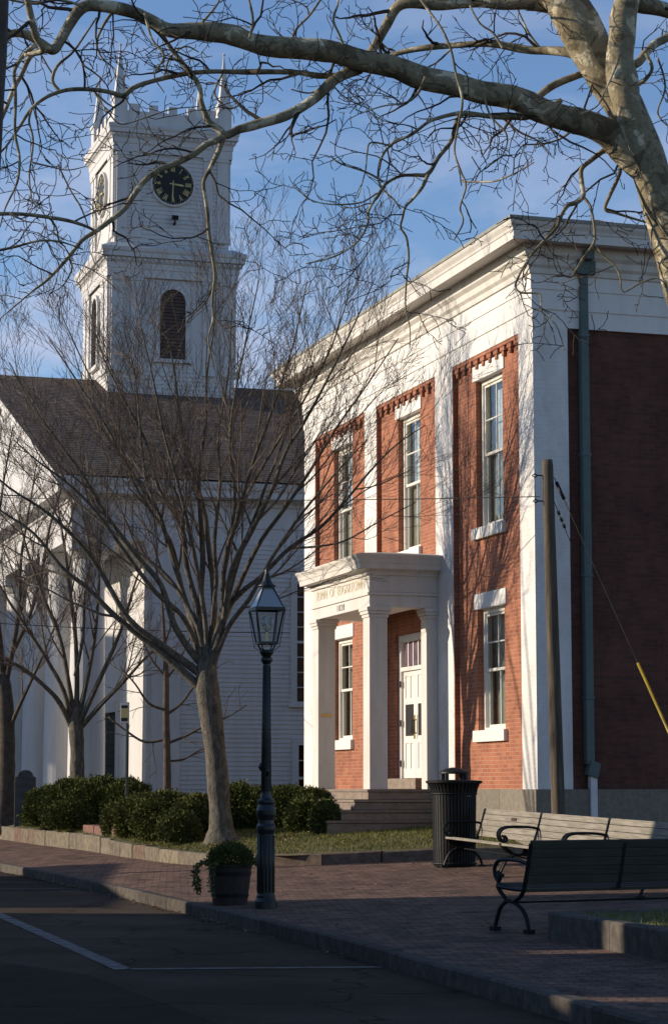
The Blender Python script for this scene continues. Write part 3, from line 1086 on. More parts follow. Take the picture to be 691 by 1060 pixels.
def clap(mb, axis, plane, a0, a1, z0, z1, step, sgn, holes=()):
    """lapped boards: each course leans out a little at its foot"""
    z = z0
    while z < z1 - 1e-6:
        zt = min(z + step, z1)
        segs = [(a0, a1)]
        for h in holes:
            if h[2] < (z + zt) / 2 < h[3]:
                ns = []
                for s in segs:
                    if h[0] > s[0]: ns.append((s[0], min(s[1], h[0])))
                    if h[1] < s[1]: ns.append((max(s[0], h[1]), s[1]))
                segs = [s for s in ns if s[1] - s[0] > .01]
        for (u0, u1) in segs:
            p, q = plane + sgn * .022, plane
            if axis == 'x':
                mb.quad((u0, p, z), (u1, p, z), (u1, q, zt), (u0, q, zt))
                mb.quad((u0, q, z), (u1, q, z), (u1, p, z), (u0, p, z))
            else:
                mb.quad((p, u0, z), (p, u1, z), (q, u1, zt), (q, u0, zt))
                mb.quad((q, u0, z), (q, u1, z), (p, u1, z), (p, u0, z))
        z = zt


WX = [4.55 + 3.9 * i for i in range(6)]
sh = [(x - .55, x + .55, 3.9, 7.2) for x in WX] + [(x - .5, x + .5, .9, 2.8) for x in WX]
mb = MB()
clap(mb, 'x', 0, .8, CL, .8, 8.3, .125, -1, sh)
mb.quad((0, CW, .3), (CL, CW, .3), (CL, CW, 9.7), (0, CW, 9.7))
mb.quad((CL, 0, .3), (CL, CW, .3), (CL, CW, 9.7), (CL, 0, 9.7))
cpart(mb, 'side_wall')
mb = MB()
fh = [(4.4, 6.2, 1.1, 3.75), (9.0, 11.2, 1.1, 5.2), (16.2, 18.4, 1.1, 5.2)]
holed(mb, 'y', 0, 0, CW, .3, 9.7, fh, .25)
cpart(mb, 'front_wall')
mb = MB()
mb.box(.02, CL, -.06, .4, .2, .8)
mb.box(-2.6, 0, -.2, CW + .2, .2, 1.05)
cpart(mb, 'base_course', M['granite'])
for (a, b) in ((0, .8), (CL - .8, CL)):
    mb = MB()
    mb.box(a, b, -.05, .1, .8, 8.3)
    cpart(mb, 'corner_board')
for yy in (0.0, CW - 1.9):
    mb = MB()
    mb.box(-.12, .0 - .002, yy, yy + 1.9, 1.05, 7.75)
    mb.box(-.18, .0 - .002, yy - .06, yy + 1.96, 7.75, 7.9)
    mb.box(-.22, .0 - .002, yy - .1, yy + 2.0, 7.902, 8.2)
    cpart(mb, 'anta')
for h in fh:
    mb = MB()
    mb.box(.06, .16, h[0], h[1], h[2], h[3])
    for i in range(12):
        z = h[2] + .1 + (h[3] - h[2] - .2) * i / 12
        mb.box(.03, .058, h[0] + .12, h[1] - .12, z, z + .05)
    d = cpart(mb, 'shuttered_door', M['shutter'])
    mb = MB()
    mb.box(-.05, .05, h[0] - .25, h[0], h[2], h[3] + .25)
    mb.box(-.05, .05, h[1], h[1] + .25, h[2], h[3] + .25)
    mb.box(-.08, .05, h[0], h[1], h[3], h[3] + .3)
    mb.build('casing', M['church'], d)
for h in sh:
    mb = MB()
    t = .12
    mb.box(h[0] - t, h[0] + .06, -.06, .08, h[2] - .05, h[3] + .12)
    mb.box(h[1] - .06, h[1] + t, -.06, .08, h[2] - .05, h[3] + .12)
    mb.box(h[0] + .06, h[1] - .06, -.06, .08, h[3] - .06, h[3] + .12)
    mb.box(h[0] - t - .05, h[1] + t + .05, -.1, .08, h[2] - .13, h[2] - .05)
    nx, nz = 3, (8 if h[3] > 4 else 4)
    for i in range(1, nx):
        x = h[0] + .06 + (h[1] - h[0] - .12) * i / nx
        mb.box(x - .015, x + .015, -.005, .03, h[2] - .05, h[3] - .06)
    for j in range(1, nz):
        z = h[2] + (h[3] - h[2]) * j / nz
        e = .035 if j == nz // 2 else .014
        mb.box(h[0] + .06, h[1] - .06, -.008, .034, z - e, z + e)
    w = cpart(mb, 'window')
    mb = MB()
    mb.box(h[0], h[1], .04, .046, h[2] - .05, h[3])
    mb.build('pane', M['glass'], w)
    mb = MB()
    if h[3] > 4:
        mb.box(h[0], h[1], .12, .13, h[2], h[3])
        mb.build('blind', M['louvre'], w)
    else:
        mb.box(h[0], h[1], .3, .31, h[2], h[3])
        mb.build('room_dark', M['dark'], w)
# entablature along sides and round the portico
mb = MB()
mb.ring([(-.3, 8.2), (.0, 8.2), (.0, 8.62), (.03, 8.63), (.03, 9.2), (.08, 9.22), (.10, 9.30), (.2, 9.36), (.46, 9.40), (.47, 9.58), (.52, 9.62), (.58, 9.76), (.58, 9.8), (0, 9.9)],
        -2.2, CL, 0, CW)
cpart(mb, 'entablature')
mb = MB()
mb.box(-1.95, -.02, .25, CW - .25, 8.23, 8.3)
cpart(mb, 'portico_ceiling')
for k in range(8):
    yc = .52 + k * (CW - 1.04) / 7
    mb = MB()
    mb.lathe([(.50, 1.25), (.49, 3.0), (.465, 5.2), (.42, 7.6), (.42, 7.68), (.47, 7.72), (.55, 7.86), (.58, 7.92)], 28, (-1.62, yc))
    mb.box(-2.2, -1.04, yc - .58, yc + .58, 7.92, 8.2)
    mb.box(-2.15, -1.09, yc - .53, yc + .53, 1.05, 1.25)
    cpart(mb, 'column')
# pediment and roof
SL = (15.0 - 9.8) / (RY + .5)
mb = MB()
xf = -1.95
mb.add([(xf, -.1, 9.7), (xf, CW + .1, 9.7), (xf, RY, 9.7 + (RY + .1) * SL)], [(0, 2, 1)])
cpart(mb, 'tympanum')
mb = MB()
for sg in (-1, 1):
    ye = RY + sg * (RY + .62)
    for (x0, x1, t0, t1) in ((-2.72, -1.9, -.24, -.0), (-2.58, -1.9, -.42, -.242), (-2.25, -1.9, -.75, -.422)):
        za, zr = 9.80, 9.80 + (RY + .62) * SL
        p = [(x0, ye, za + t0), (x0, RY, zr + t0), (x0, RY, zr + t1), (x0, ye, za + t1), (x1, ye, za + t0), (x1, RY, zr + t0), (x1, RY, zr + t1), (x1, ye, za + t1)]
        mb.add(p, [(0, 1, 2, 3), (4, 7, 6, 5), (0, 4, 5, 1), (3, 2, 6, 7), (0, 3, 7, 4)])
cpart(mb, 'raking_cornice')
mb = MB()
zr = 9.80 + (RY + .62) * SL
for sg in (-1, 1):
    ye = RY + sg * (RY + .62)
    n_ = 60
    for i in range(n_):
        a, b = i / n_, (i + 1) / n_
        ya, yb = ye + (RY - ye) * a, ye + (RY - ye) * b
        z0, z1 = 9.82 + (zr - 9.80) * a, 9.82 + (zr - 9.80) * b
        mb.quad((-2.76, ya, z0 + .035), (CL + .4, ya, z0 + .035), (CL + .4, yb, z1 + .02), (-2.76, yb, z1 + .02))
        mb.quad((-2.76, ya, z0 + .02), (CL + .4, ya, z0 + .02), (CL + .4, ya, z0 + .035), (-2.76, ya, z0 + .035))
ROOF = cpart(mb, 'roof', M['roof'])
mb = MB()
mb.add([(CL, 0, 9.6), (CL, CW, 9.6), (CL, RY, zr)], [(0, 1, 2)])
cpart(mb, 'rear_gable')

# tower
TX = 3.18
TY = RY


def tower_stage(mb, h, z0, z1):
    mb.box(TX - h, TX + h, TY - h, TY + h, z0, z1)


TB = MB()
H1, H2 = 2.10, 1.93
tower_stage(TB, H1, 12.5, 18.75)
tower_stage(TB, H2, 19.2, 23.2)
clap(TB, 'x', TY - H1 - .001, TX - H1 + .02, TX + H1 - .02, 13.4, 15.2, .14, -1)
clap(TB, 'y', TX - H1 - .001, TY - H1 + .02, TY + H1 - .02, 13.4, 15.2, .14, -1)
clap(TB, 'x', TY - H2 - .001, TX - H2 + .02, TX + H2 - .02, 19.4, 22.5, .14, -1)
TOWER = cpart(TB, 'clock_tower')

def face_box(mb, f, half, u0, u1, z0, z1, out, back=.02):
    if f == 0: mb.box(TX + u0, TX + u1, TY - half - out, TY - half + back, z0, z1)
    elif f == 1: mb.box(TX - half - out, TX - half + back, TY - u1, TY - u0, z0, z1)
    elif f == 2: mb.box(TX + u0, TX + u1, TY + half - back, TY + half + out, z0, z1)
    else: mb.box(TX + half - back, TX + half + out, TY + u0, TY + u1, z0, z1)


for f in range(4):
    for s in (-1, 1):
        for (a, b) in ((2.04, 1.62), (1.40, 1.02)):
            u0, u1 = sorted((s * a, s * b))
            mb = MB()
            face_box(mb, f, H1, u0, u1, 15.2, 18.05, .07)
            face_box(mb, f, H1, u0 - .03, u1 + .03, 18.05, 18.16, .1)
            face_box(mb, f, H1, u0 - .03, u1 + .03, 15.0, 15.2, .1)
            mb.build('tower_pilaster', M['church'], TOWER)
        for (a, b) in ((1.88, 1.52), (1.36, 1.06)):
            u0, u1 = sorted((s * a, s * b))
            mb = MB()
            face_box(mb, f, H2, u0, u1, 19.75, 22.3, .06)
            face_box(mb, f, H2, u0 - .03, u1 + .03, 22.3, 22.4, .09)
            face_box(mb, f, H2, u0 - .02, u1 + .02, 19.55, 19.75, .08)
            mb.build('tower_pilaster', M['church'], TOWER)
mb = MB()
sq = (TX - H1, TX + H1, TY - H1, TY + H1)
mb.ring([(.08, 18.16), (.10, 18.17), (.10, 18.42), (.12, 18.44), (.13, 18.62), (.17, 18.66), (.18, 18.78), (.29, 18.80), (.295, 18.94), (.33, 18.99), (.345, 19.10), (.0, 19.30), (-.3, 19.33)], *sq)
CORN2 = MB()
sq2 = (TX - H2, TX + H2, TY - H2, TY + H2)
CORN2.ring([(.07, 22.4), (.09, 22.41), (.09, 22.68), (.11, 22.7), (.12, 22.86), (.15, 22.90), (.16, 23.0), (.25, 23.02), (.255, 23.14), (.28, 23.18), (.295, 23.28), (.1, 23.38), (-1.5, 23.4)], *sq2)
for f in range(4):
    n_ = 26
    for i in range(n_):
        u = -H1 - .2 + (2 * H1 + .4) * (i + .5) / n_
        face_box(mb, f, H1, u - .04, u + .04, 18.68, 18.77, .23, 0)
        u = -H2 - .16 + (2 * H2 + .32) * (i + .5) / n_
        face_box(CORN2, f, H2, u - .035, u + .035, 22.915, 22.995, .20, 0)
mb.build('tower_cornice', M['church'], TOWER)
CORN2.build('tower_cornice', M['church'], TOWER)
# parapet with merlons
mb = MB()
for f in range(4):
    h = H2 - .02
    face_box(mb, f, h, -h + .2, h - .2, 23.35, 23.84, .0, .12)
    n_ = 5
    for i in range(n_):
        u = (-h + .28) + (2 * h - .56) * (i + .5) / n_
        face_box(mb, f, h, u - .15, u + .15, 23.84, 24.08, .0, .12)
mb.build('parapet', M['church'], TOWER)
for sx in (-1, 1):
    for sy in (-1, 1):
        mb = MB()
        cx, cy = TX + sx * (H2 - .16), TY + sy * (H2 - .16)
        mb.box(cx - .22, cx + .22, cy - .22, cy + .22, 23.35, 24.2)
        mb.box(cx - .26, cx + .26, cy - .26, cy + .26, 24.2, 24.3)
        mb.lathe([(.29, 24.3), (.22, 24.6), (.03, 25.95), (.03, 26.05)], 4, (cx, cy), math.pi / 4)
        mb.lathe([(.0, 26.03), (.06, 26.09), (.0, 26.17)], 8, (cx, cy))
        mb.build('pinnacle', M['church'], TOWER)


# arched louvre openings and clock dials, on each face
def face_frame(f, half):
    """origin, right, outward of a face seen from outside"""
    if f == 0: return Vector((TX, TY - half, 0)), Vector((1, 0, 0)), Vector((0, -1, 0))
    if f == 1: return Vector((TX - half, TY, 0)), Vector((0, -1, 0)), Vector((-1, 0, 0))
    if f == 2: return Vector((TX, TY + half, 0)), Vector((-1, 0, 0)), Vector((0, 1, 0))
    return Vector((TX + half, TY, 0)), Vector((0, 1, 0)), Vector((1, 0, 0))


UPZ = Vector((0, 0, 1))
for f in range(4):
    o_, r_, n_v = face_frame(f, H1)
    z0, zsp, rad = 15.5, 17.4, .43

    def arch(rr, seg=18):
        p = [(-rr, z0), (rr, z0)]
        for i in range(seg + 1):
            a = math.pi * i / seg
            p.append((rr * math.cos(a), zsp + rr * math.sin(a)))
        return p
    mb = MB()
    a1 = arch(rad)
    mb.add([o_ + r_ * u + UPZ * z + n_v * .012 for u, z in a1], [tuple(range(len(a1)))])
    for i in range(20):
        z = z0 + .06 + i * .115
        w = rad if z < zsp else math.sqrt(max(0.0, rad * rad - (z - zsp) ** 2))
        if w < .08: continue
        p = [o_ + r_ * s * (w - .02) + UPZ * (z + dz) + n_v * d for s in (-1, 1) for dz, d in ((0, .075), (.07, .02))]
        mb.add(p, [(0, 2, 3, 1)])
    lv = mb.build('arched_louvre', M['louvre'], TOWER)
    mb = MB()
    oc, ic = arch(rad + .12), arch(rad)
    k = len(oc)
    vs = [o_ + r_ * u + UPZ * z + n_v * .10 for u, z in oc] + [o_ + r_ * u + UPZ * z + n_v * .10 for u, z in ic] + \
         [o_ + r_ * u + UPZ * z + n_v * 0 for u, z in ic] + [o_ + r_ * u + UPZ * z + n_v * 0 for u, z in oc]
    fs = []
    for i in range(1, k - 1):
        fs += [(i, i + 1, k + i + 1, k + i), (k + i, k + i + 1, 2 * k + i + 1, 2 * k + i), (3 * k + i, 3 * k + i + 1, i + 1, i)]
    fs += [(0, k, k + k - 1, k - 1), (k, 2 * k, 3 * k - 1, 2 * k - 1), (3 * k, 0, k - 1, 4 * k - 1)]
    mb.add(vs, fs)
    mb.build('arch_casing', M['church'], TOWER)
    mb = MB()
    mb.obox(o_ + UPZ * (z0 - .06) + n_v * .07, r_ * .64, n_v * .07, UPZ * .06)
    mb.build('arch_sill', M['church'], TOWER)
    # clock
    o_, r_, n_v = face_frame(f, H2)
    cz = 21.42
    c = o_ + UPZ * cz
    R = .70
    mb = MB()
    N = 48
    ring = lambda rr, d: [c + r_ * (rr * math.cos(2 * math.pi * i / N)) + UPZ * (rr * math.sin(2 * math.pi * i / N)) + n_v * d for i in range(N)]
    mb.add(ring(R, .075) + ring(R, .0), [tuple(range(N))] + [(i, N + i, N + (i + 1) % N, (i + 1) % N) for i in range(N)])
    mb.build('clock_dial', M['dial'], TOWER)
    mb = MB()
    mb.add(ring(R, .10) + ring(R + .06, .10) + ring(R + .06, 0) + ring(R, .07),
           [q for i in range(N) for q in ((i, (i + 1) % N, N + (i + 1) % N, N + i), (N + i, N + (i + 1) % N, 2 * N + (i + 1) % N, 2 * N + i), (3 * N + i, 3 * N + (i + 1) % N, (i + 1) % N, i))])
    mb.build('dial_rim', M['church'], TOWER)
    numer = ['XII', 'I', 'II', 'III', 'IIII', 'V', 'VI', 'VII', 'VIII', 'IX', 'X', 'XI']
    for hnum, txt in enumerate(numer):
        a = math.pi / 2 - hnum * math.pi / 6
        rd = r_ * math.cos(a) + UPZ * math.sin(a)
        tg = rd.cross(n_v)
        pc = c + rd * .52 + n_v * .082
        wd = .045
        tot = len(txt) * wd
        mb = MB()
        for q, chx in enumerate(txt):
            u = (q + .5) * wd - tot / 2
            if chx == 'I':
                mb.obox(pc + tg * u, tg * .013, rd * .10, n_v * .006)
            elif chx == 'V':
                for s in (-1, 1):
                    mb.obox(pc + tg * (u + s * .012), (tg - rd * .22 * s).normalized() * .012, (rd + tg * .22 * s).normalized() * .10, n_v * .006)
            else:
                for s in (-1, 1):
                    mb.obox(pc + tg * u, (tg - rd * .34 * s).normalized() * .012, (rd + tg * .34 * s).normalized() * .10, n_v * .006)
        mb.build('numeral', M['gilt'], TOWER)
    mb = MB()
    for i in range(60):
        a = 2 * math.pi * i / 60
        rd = r_ * math.cos(a) + UPZ * math.sin(a)
        if i % 5 == 0: continue
        mb.obox(c + rd * .665 + n_v * .08, rd.cross(n_v) * .008, rd * .02, n_v * .004)
    mb.build('minute_marks', M['gilt'], TOWER)
    for nm, deg, ln, wd in (('hour_hand', 96, .40, .035), ('minute_hand', 182, .62, .024)):
        a = math.pi / 2 - math.radians(deg)
        rd = r_ * math.cos(a) + UPZ * math.sin(a)
        tg = rd.cross(n_v)
        mb = MB()
        d = n_v * (.10 if nm == 'hour_hand' else .112)
        p = [c + d - rd * .12 - tg * wd * .6, c + d - rd * .12 + tg * wd * .6, c + d + rd * ln * .75 + tg * wd, c + d + rd * ln, c + d + rd * ln * .75 - tg * wd]
        mb.add(p + [q + n_v * .008 for q in p], [(0, 1, 2, 3, 4), (9, 8, 7, 6, 5)] + [(i, i + 5, (i + 1) % 5 + 5, (i + 1) % 5) for i in range(5)])
        mb.build(nm, M['gilt'], TOWER)
mb = MB()
mb.obox((TX + .05, TY - H2 - .22, 20.26), (.09, 0, 0), (0, .1, .03), (0, -.02, .07))
mb.obox((TX + .05, TY - H2 - .14, 20.08), (.02, 0, 0), (0, .14, 0), (0, 0, .03))
mb.obox((TX + .05, TY - H2 - .2, 20.12), (.02, 0, 0), (0, .02, 0), (0, 0, .12))
mb.build('floodlight', M['iron'], TOWER)
mb = MB()
mb.box(TX - H1 - .12, TX + H1 + .12, TY - H1 - .12, TY + H1 + .12, 12.6, 14.05)
mb.build('tower_plinth', M['church'], TOWER)

# ------------------------------------------------------------------ trees
def lerp_path(pts, k=4):
    """smooth a traced line (Catmull-Rom); points are (Vector, radius)"""
    out_ = []
    n = len(pts)
    for i in range(n - 1):
        p0, p1, p2, p3 = pts[max(0, i - 1)], pts[i], pts[i + 1], pts[min(n - 1, i + 2)]
        for j in range(k):
            t = j / k
            q = 0.5 * ((2 * p1[0]) + (p2[0] - p0[0]) * t + (2 * p0[0] - 5 * p1[0] + 4 * p2[0] - p3[0]) * t * t + (3 * p1[0] - p0[0] - 3 * p2[0] + p3[0]) * t ** 3)
            out_.append((q, p1[1] + (p2[1] - p1[1]) * t))
    out_.append(pts[-1])
    return out_


def rand_perp(d, rng):
    while True:
        v = Vector((rng.gauss(0, 1), rng.gauss(0, 1), rng.gauss(0, 1)))
        v -= d * v.dot(d)
        if v.length > .1: return v.normalized()


def wander(p, d, ln, nseg, jit, bias, rng):
    pts = [p.copy()]
    d = d.normalized()
    for i in range(nseg):
        d = (d + Vector((rng.gauss(0, jit), rng.gauss(0, jit), rng.gauss(0, jit))) + bias).normalized()
        p = p + d * (ln / nseg)
        pts.append(p.copy())
    return pts


def sprout(mb, path, rng, st, level=0):
    """grow side branches and twigs on a branch; path = [(Vector, radius)]"""
    seg = [0.0]
    for a, b in zip(path, path[1:]): seg.append(seg[-1] + (b[0] - a[0]).length)
    tot = seg[-1]
    if tot < .05: return
    gap = st['gap'][level]
    d = tot * st['start'][level] + rng.uniform(0, gap)
    side = 1
    while d < tot:
        i = max(j for j in range(len(seg)) if seg[j] <= d)
        i = min(i, len(path) - 2)
        t = (d - seg[i]) / max(1e-6, seg[i + 1] - seg[i])
        p = path[i][0].lerp(path[i + 1][0], t)
        r = path[i][1] + (path[i + 1][1] - path[i][1]) * t
        tan = (path[i + 1][0] - path[i][0]).normalized()
        ang = math.radians(rng.uniform(*st['ang']))
        perp = rand_perp(tan, rng)
        perp = (perp + st['flat'] * rng.uniform(-1, 1)).normalized()
        dr = tan * math.cos(ang) + perp * math.sin(ang)
        ln = rng.uniform(*st['len'][level]) * (1 - .45 * d / tot)
        cr_ = min(r * .62, st['rad'][level] * rng.uniform(.7, 1.25))
        ns = st['nseg'][level]
        pts = wander(p, dr, ln, ns, st['jit'], st['bias'] * rng.uniform(.2, 1.6), rng)
        rr = [max(st['tip'], cr_ * (1 - .75 * j / ns)) for j in range(ns + 1)]
        mb.tube(pts, rr, 5 if level == 0 else 3, cap=False)
        if level + 1 < len(st['gap']):
            sprout(mb, list(zip(pts, rr)), rng, st, level + 1)
        d += gap * rng.uniform(.55, 1.5)


ELM = dict(gap=(.64, .285, .155, .14), start=(.30, .16, .12, .1), ang=(16, 40), flat=Vector((.2, .2, .1)), len=((1.5, 3.0), (.7, 1.5), (.35, .85), (.14, .38)),
           rad=(.024, .011, .0060, .0042), nseg=(8, 6, 4, 3), jit=.07, bias=Vector((0, 0, .065)), tip=.0030)
SYC = dict(gap=(.34, .155, .10), start=(.05, .10, .12), ang=(35, 80), flat=Vector((.1, .1, -.2)), len=((.4, 1.35), (.2, .6), (.08, .26)), rad=(.016, .0088, .0058),
           nseg=(9, 7, 5), jit=.23, bias=Vector((0, 0, -.012)), tip=.0036)


def limb(root, pts, mtl, n=8, name='limb', k=4):
    path = lerp_path(pts, k)
    m = MB()
    # slight irregularity of girth
    lump = .10 if name == 'trunk' else .08
    m.tube([p for p, r in path], [r * (1 + lump * noise.noise(p * 3.0) + .04 * noise.noise(p * 11.0)) for p, r in path], n)
    m.build(name, mtl, root, smooth=True)
    return path


def tree(name, base_px, Yb, traced, label, bark, twig, st, seed, trunk_extra=None, group=None, spread=2.2, n=8, scale_r=1.0, lean=None):
    """traced: list of limbs, each [(px, py, width_px)], swung to varied depths about the trunk; the first is the trunk"""
    rng = random.Random(seed)
    b = at(base_px[0], base_px[1], Yb)
    root = empty(name, (0, 0, 0))
    tag(root, label, 'tree', group)
    ppm = 2333 / Yb
    tw = MB()
    for i, lb in enumerate(traced):
        if i == 0:
            pts = [(at(x, y, Yb), w / 2 / ppm) for x, y, w in lb]
            q = pts[0][0]
            g_ = zl(q.x, q.y) - .12
            if q.z > g_ + .05: pts = [(Vector((q.x, q.y, g_)), pts[0][1] * 1.35), (Vector((q.x, q.y, (g_ + q.z) / 2)), pts[0][1] * 1.06)] + pts
            limb(root, pts, bark, 14, 'trunk', 6)
            continue
        n_ = len(lb)
        dz = rng.uniform(-spread, spread * .6)
        if lean and i in lean: dz = lean[i]
        pts = []
        for j, q in enumerate(lb):
            f = (j / (n_ - 1)) ** 1.1
            pts.append((at(q[0], q[1], Yb + dz * f), max(.008, q[2] / 2 / ppm * scale_r)))
        tk = traced[0][-1]
        if math.hypot(lb[0][0] - tk[0], lb[0][1] - tk[1]) < 30:
            r0 = pts[0][1]
            x0, y0 = traced[0][-3][0], traced[0][-3][1]
            pts = [(at(x0 * .7 + lb[0][0] * .3, y0 + 8, Yb + dz * .01), r0 * 1.0), (at((x0 + lb[0][0] * 2) / 3, (y0 + lb[0][1]) / 2, Yb + dz * .015), r0 * 1.08)] + pts
        path = limb(root, pts, bark, n, 'limb', 4)
        sprout(tw, path, rng, st)
    o = tw.build('twigs', twig, root)
    o["kind"] = "stuff"
    return root


YE = 40.1
elm = [
    [(230, 874, 42), (229, 866, 33), (229, 856, 26), (227, 830, 22.5), (224, 790, 22.5), (219, 745, 23.5), (215, 715, 26), (214, 690, 21), (214, 670, 10)],
    [(212, 716, 14), (165, 674, 10), (122, 640, 8), (92, 610, 6.5), (65, 588, 5.5), (35, 552, 4), (0, 528, 3), (-40, 500, 2)],
    [(211, 700, 13), (168, 668, 9.5), (133, 640, 8), (95, 577, 6), (52, 533, 4.5), (10, 505, 3), (-30, 470, 1.8)],
    [(210, 690, 12), (196, 672, 10), (180, 646, 9), (167, 606, 7.5), (146, 580, 6.5), (112, 536, 5.5), (88, 495, 4.5), (65, 463, 3.6), (34, 420, 2.4), (10, 375, 1.4)],
    [(211, 688, 11), (200, 646, 9.5), (190, 616, 8), (172, 555, 7), (161, 526, 6), (130, 479, 5), (112, 445, 4), (86, 404, 3), (52, 352, 1.6)],
    [(212, 685, 11), (203, 626, 9), (193, 586, 8), (188, 545, 7), (164, 505, 5.5), (152, 460, 4.5), (132, 420, 3.5), (108, 372, 2.4), (92, 320, 1.3)],
    [(213, 685, 11), (208, 620, 9), (210, 580, 8), (208, 540, 7), (206, 490, 5.5), (213, 440, 4.5), (214, 390, 3.4), (222, 335, 2.2), (224, 280, 1.2)],
    [(214, 690, 11), (222, 630, 9), (216, 566, 7.5), (211, 526, 6), (197, 480, 5), (186, 430, 4), (180, 380, 3), (166, 320, 1.5)],
    [(216, 690, 11), (230, 634, 9.5), (231, 597, 8), (236, 566, 7), (246, 536, 6), (253, 507, 5.5), (266, 467, 4.6), (276, 440, 4), (290, 400, 3), (305, 350, 2.2), (318, 290, 1.2)],
    [(217, 694, 12), (232, 640, 9.5), (240, 590, 8.5), (260, 550, 7.5), (280, 510, 6.4), (296, 467, 5.2), (313, 440, 4.4), (335, 400, 3.4), (362, 345, 2.4), (388, 288, 1.3)],
    [(218, 700, 12), (233, 636, 8.5), (250, 613, 7.5), (270, 597, 6.5), (300, 567, 5.2), (330, 547, 4.6), (356, 520, 3.6), (380, 491, 3), (408, 462, 2), (440, 440, 1.2)],
    [(233, 640, 8), (250, 600, 7), (270, 560, 6), (292, 530, 5), (318, 492, 4), (350, 440, 3), (382, 395, 2), (412, 350, 1.1)],
    [(231, 600, 6), (240, 550, 5.5), (243, 510, 5), (238, 460, 4.2), (243, 410, 3.4), (255, 350, 2.5), (268, 290, 1.4)],
    [(205, 650, 7), (176, 600, 6), (140, 570, 5), (104, 540, 4), (72, 512, 3), (40, 470, 2), (22, 430, 1.2)],
    [(246, 536, 5), (262, 500, 4.4), (292, 450, 3.6), (318, 408, 3), (344, 356, 2.2), (362, 300, 1.3)],
    [(161, 526, 4.5), (150, 490, 4), (145, 440, 3.2), (140, 390, 2.4), (128, 340, 1.4)],
    [(212, 690, 9), (190, 640, 7.5), (160, 612, 6.5), (130, 572, 5.5), (100, 530, 4.5), (70, 500, 3.5), (40, 478, 2.4), (14, 455, 1.4)],
    [(214, 688, 9), (200, 650, 8), (186, 600, 7), (176, 560, 6), (150, 520, 5), (134, 490, 4.2), (112, 430, 3), (84, 370, 1.8), (66, 330, 1)],
    [(215, 686, 8), (212, 640, 7), (204, 590, 6.4), (196, 550, 5.6), (184, 500, 4.6), (170, 450, 3.6), (158, 390, 2.6), (144, 330, 1.4)],
    [(216, 688, 8), (220, 640, 7), (224, 600, 6.2), (222, 560, 5.6), (228, 500, 4.6), (226, 450, 3.6), (236, 390, 2.6), (240, 320, 1.4)],
    [(217, 690, 9), (228, 650, 8), (238, 610, 7), (250, 570, 6), (262, 540, 5), (276, 500, 4), (288, 470, 3.2), (300, 430, 2.2), (318, 380, 1.3)],
    [(218, 696, 9), (236, 650, 7.5), (258, 620, 6.4), (280, 580, 5.2), (306, 540, 4.2), (330, 510, 3.2), (356, 480, 2.2), (380, 455, 1.3)],
    [(300, 567, 4), (325, 566, 3.2), (356, 560, 2.6), (392, 540, 2), (430, 520, 1.2)],
]
tree('bare_street_tree', (229, 862), YE, elm, 'large bare grey-barked tree with fanning limbs on the lawn behind the lamp post', M['barkelm'], M['twigelm'], ELM, 11, n=8, spread=2.2, scale_r=.74, lean={8: -3.4, 9: -4.2, 10: -2.6, 11: -3.8, 12: -2.8, 14: -3.8, 20: -2.6, 21: -3.0, 22: -2.0})
YL = 53.4
tr2 = [
    [(80, 830, 17), (80, 800, 15), (80, 775, 14), (79, 757, 16), (78, 744, 12), (78, 732, 6)],
    [(74, 752, 8), (62, 728, 7), (48, 712, 6), (24, 692, 4.5), (-6, 676, 3), (-30, 655, 2)],
    [(75, 750, 8), (66, 715, 6.5), (50, 685, 5.5), (28, 650, 4.4), (8, 620, 3.2), (-14, 580, 2)],
    [(77, 746, 8), (71, 705, 6.5), (62, 660, 5.6), (46, 620, 4.5), (30, 575, 3.2), (18, 530, 1.8)],
    [(79, 745, 8), (80, 700, 6.5), (78, 655, 5.5), (72, 605, 4.4), (66, 560, 3.2), (58, 510, 1.8)],
    [(81, 745, 8), (90, 705, 6.4), (98, 660, 5.4), (102, 615, 4.2), (104, 570, 3.2), (110, 520, 1.8)],
    [(83, 748, 8), (98, 715, 6.5), (114, 680, 5.2), (128, 645, 4.2), (138, 610, 3), (152, 570, 1.8)],
    [(85, 752, 7), (106, 728, 6), (128, 706, 4.6), (146, 686, 3.4), (168, 664, 2)],
    [(78, 700, 5), (86, 660, 4.4), (88, 620, 3.6), (94, 575, 2.6), (90, 535, 1.4)],
]
ELM2 = dict(ELM, gap=(.45, .22, .13, .12), len=((1.1, 2.4), (.6, 1.3), (.3, .75), (.14, .34)))
tree('bare_tree', (80, 815), YL, tr2, 'smaller bare tree with vase shaped limbs rising behind the left end of the dark hedge', M['barkelm'], M['twigelm'], ELM2, 21, n=7, spread=1.8, scale_r=.8)
tr3 = [
    [(4, 850, 26), (6, 815, 20), (7, 770, 18), (6, 730, 17), (4, 705, 14), (4, 690, 6)],
    [(8, 760, 6), (18, 736, 5), (30, 710, 4), (44, 680, 3), (60, 640, 1.8)],
    [(6, 710, 8), (14, 670, 6.5), (20, 630, 5.4), (22, 580, 4), (30, 530, 2.4), (38, 480, 1.4)],
    [(3, 708, 9), (0, 660, 7), (-6, 610, 5.5), (-4, 560, 4), (4, 500, 2.6), (14, 440, 1.4)],
    [(0, 715, 9), (-20, 680, 7), (-45, 640, 5), (-70, 590, 3.5), (-95, 530, 2)],
    [(7, 690, 6), (30, 640, 5), (44, 590, 4), (52, 545, 3), (66, 500, 1.6)],
]
tree('dark_trunk_tree', (5, 845), 58.0, tr3, 'dark-trunked bare tree cut by the left edge of the photo beside the grave marker', M['barkdark'], M['twigelm'], ELM2, 31, n=7, spread=1.5, scale_r=.85)
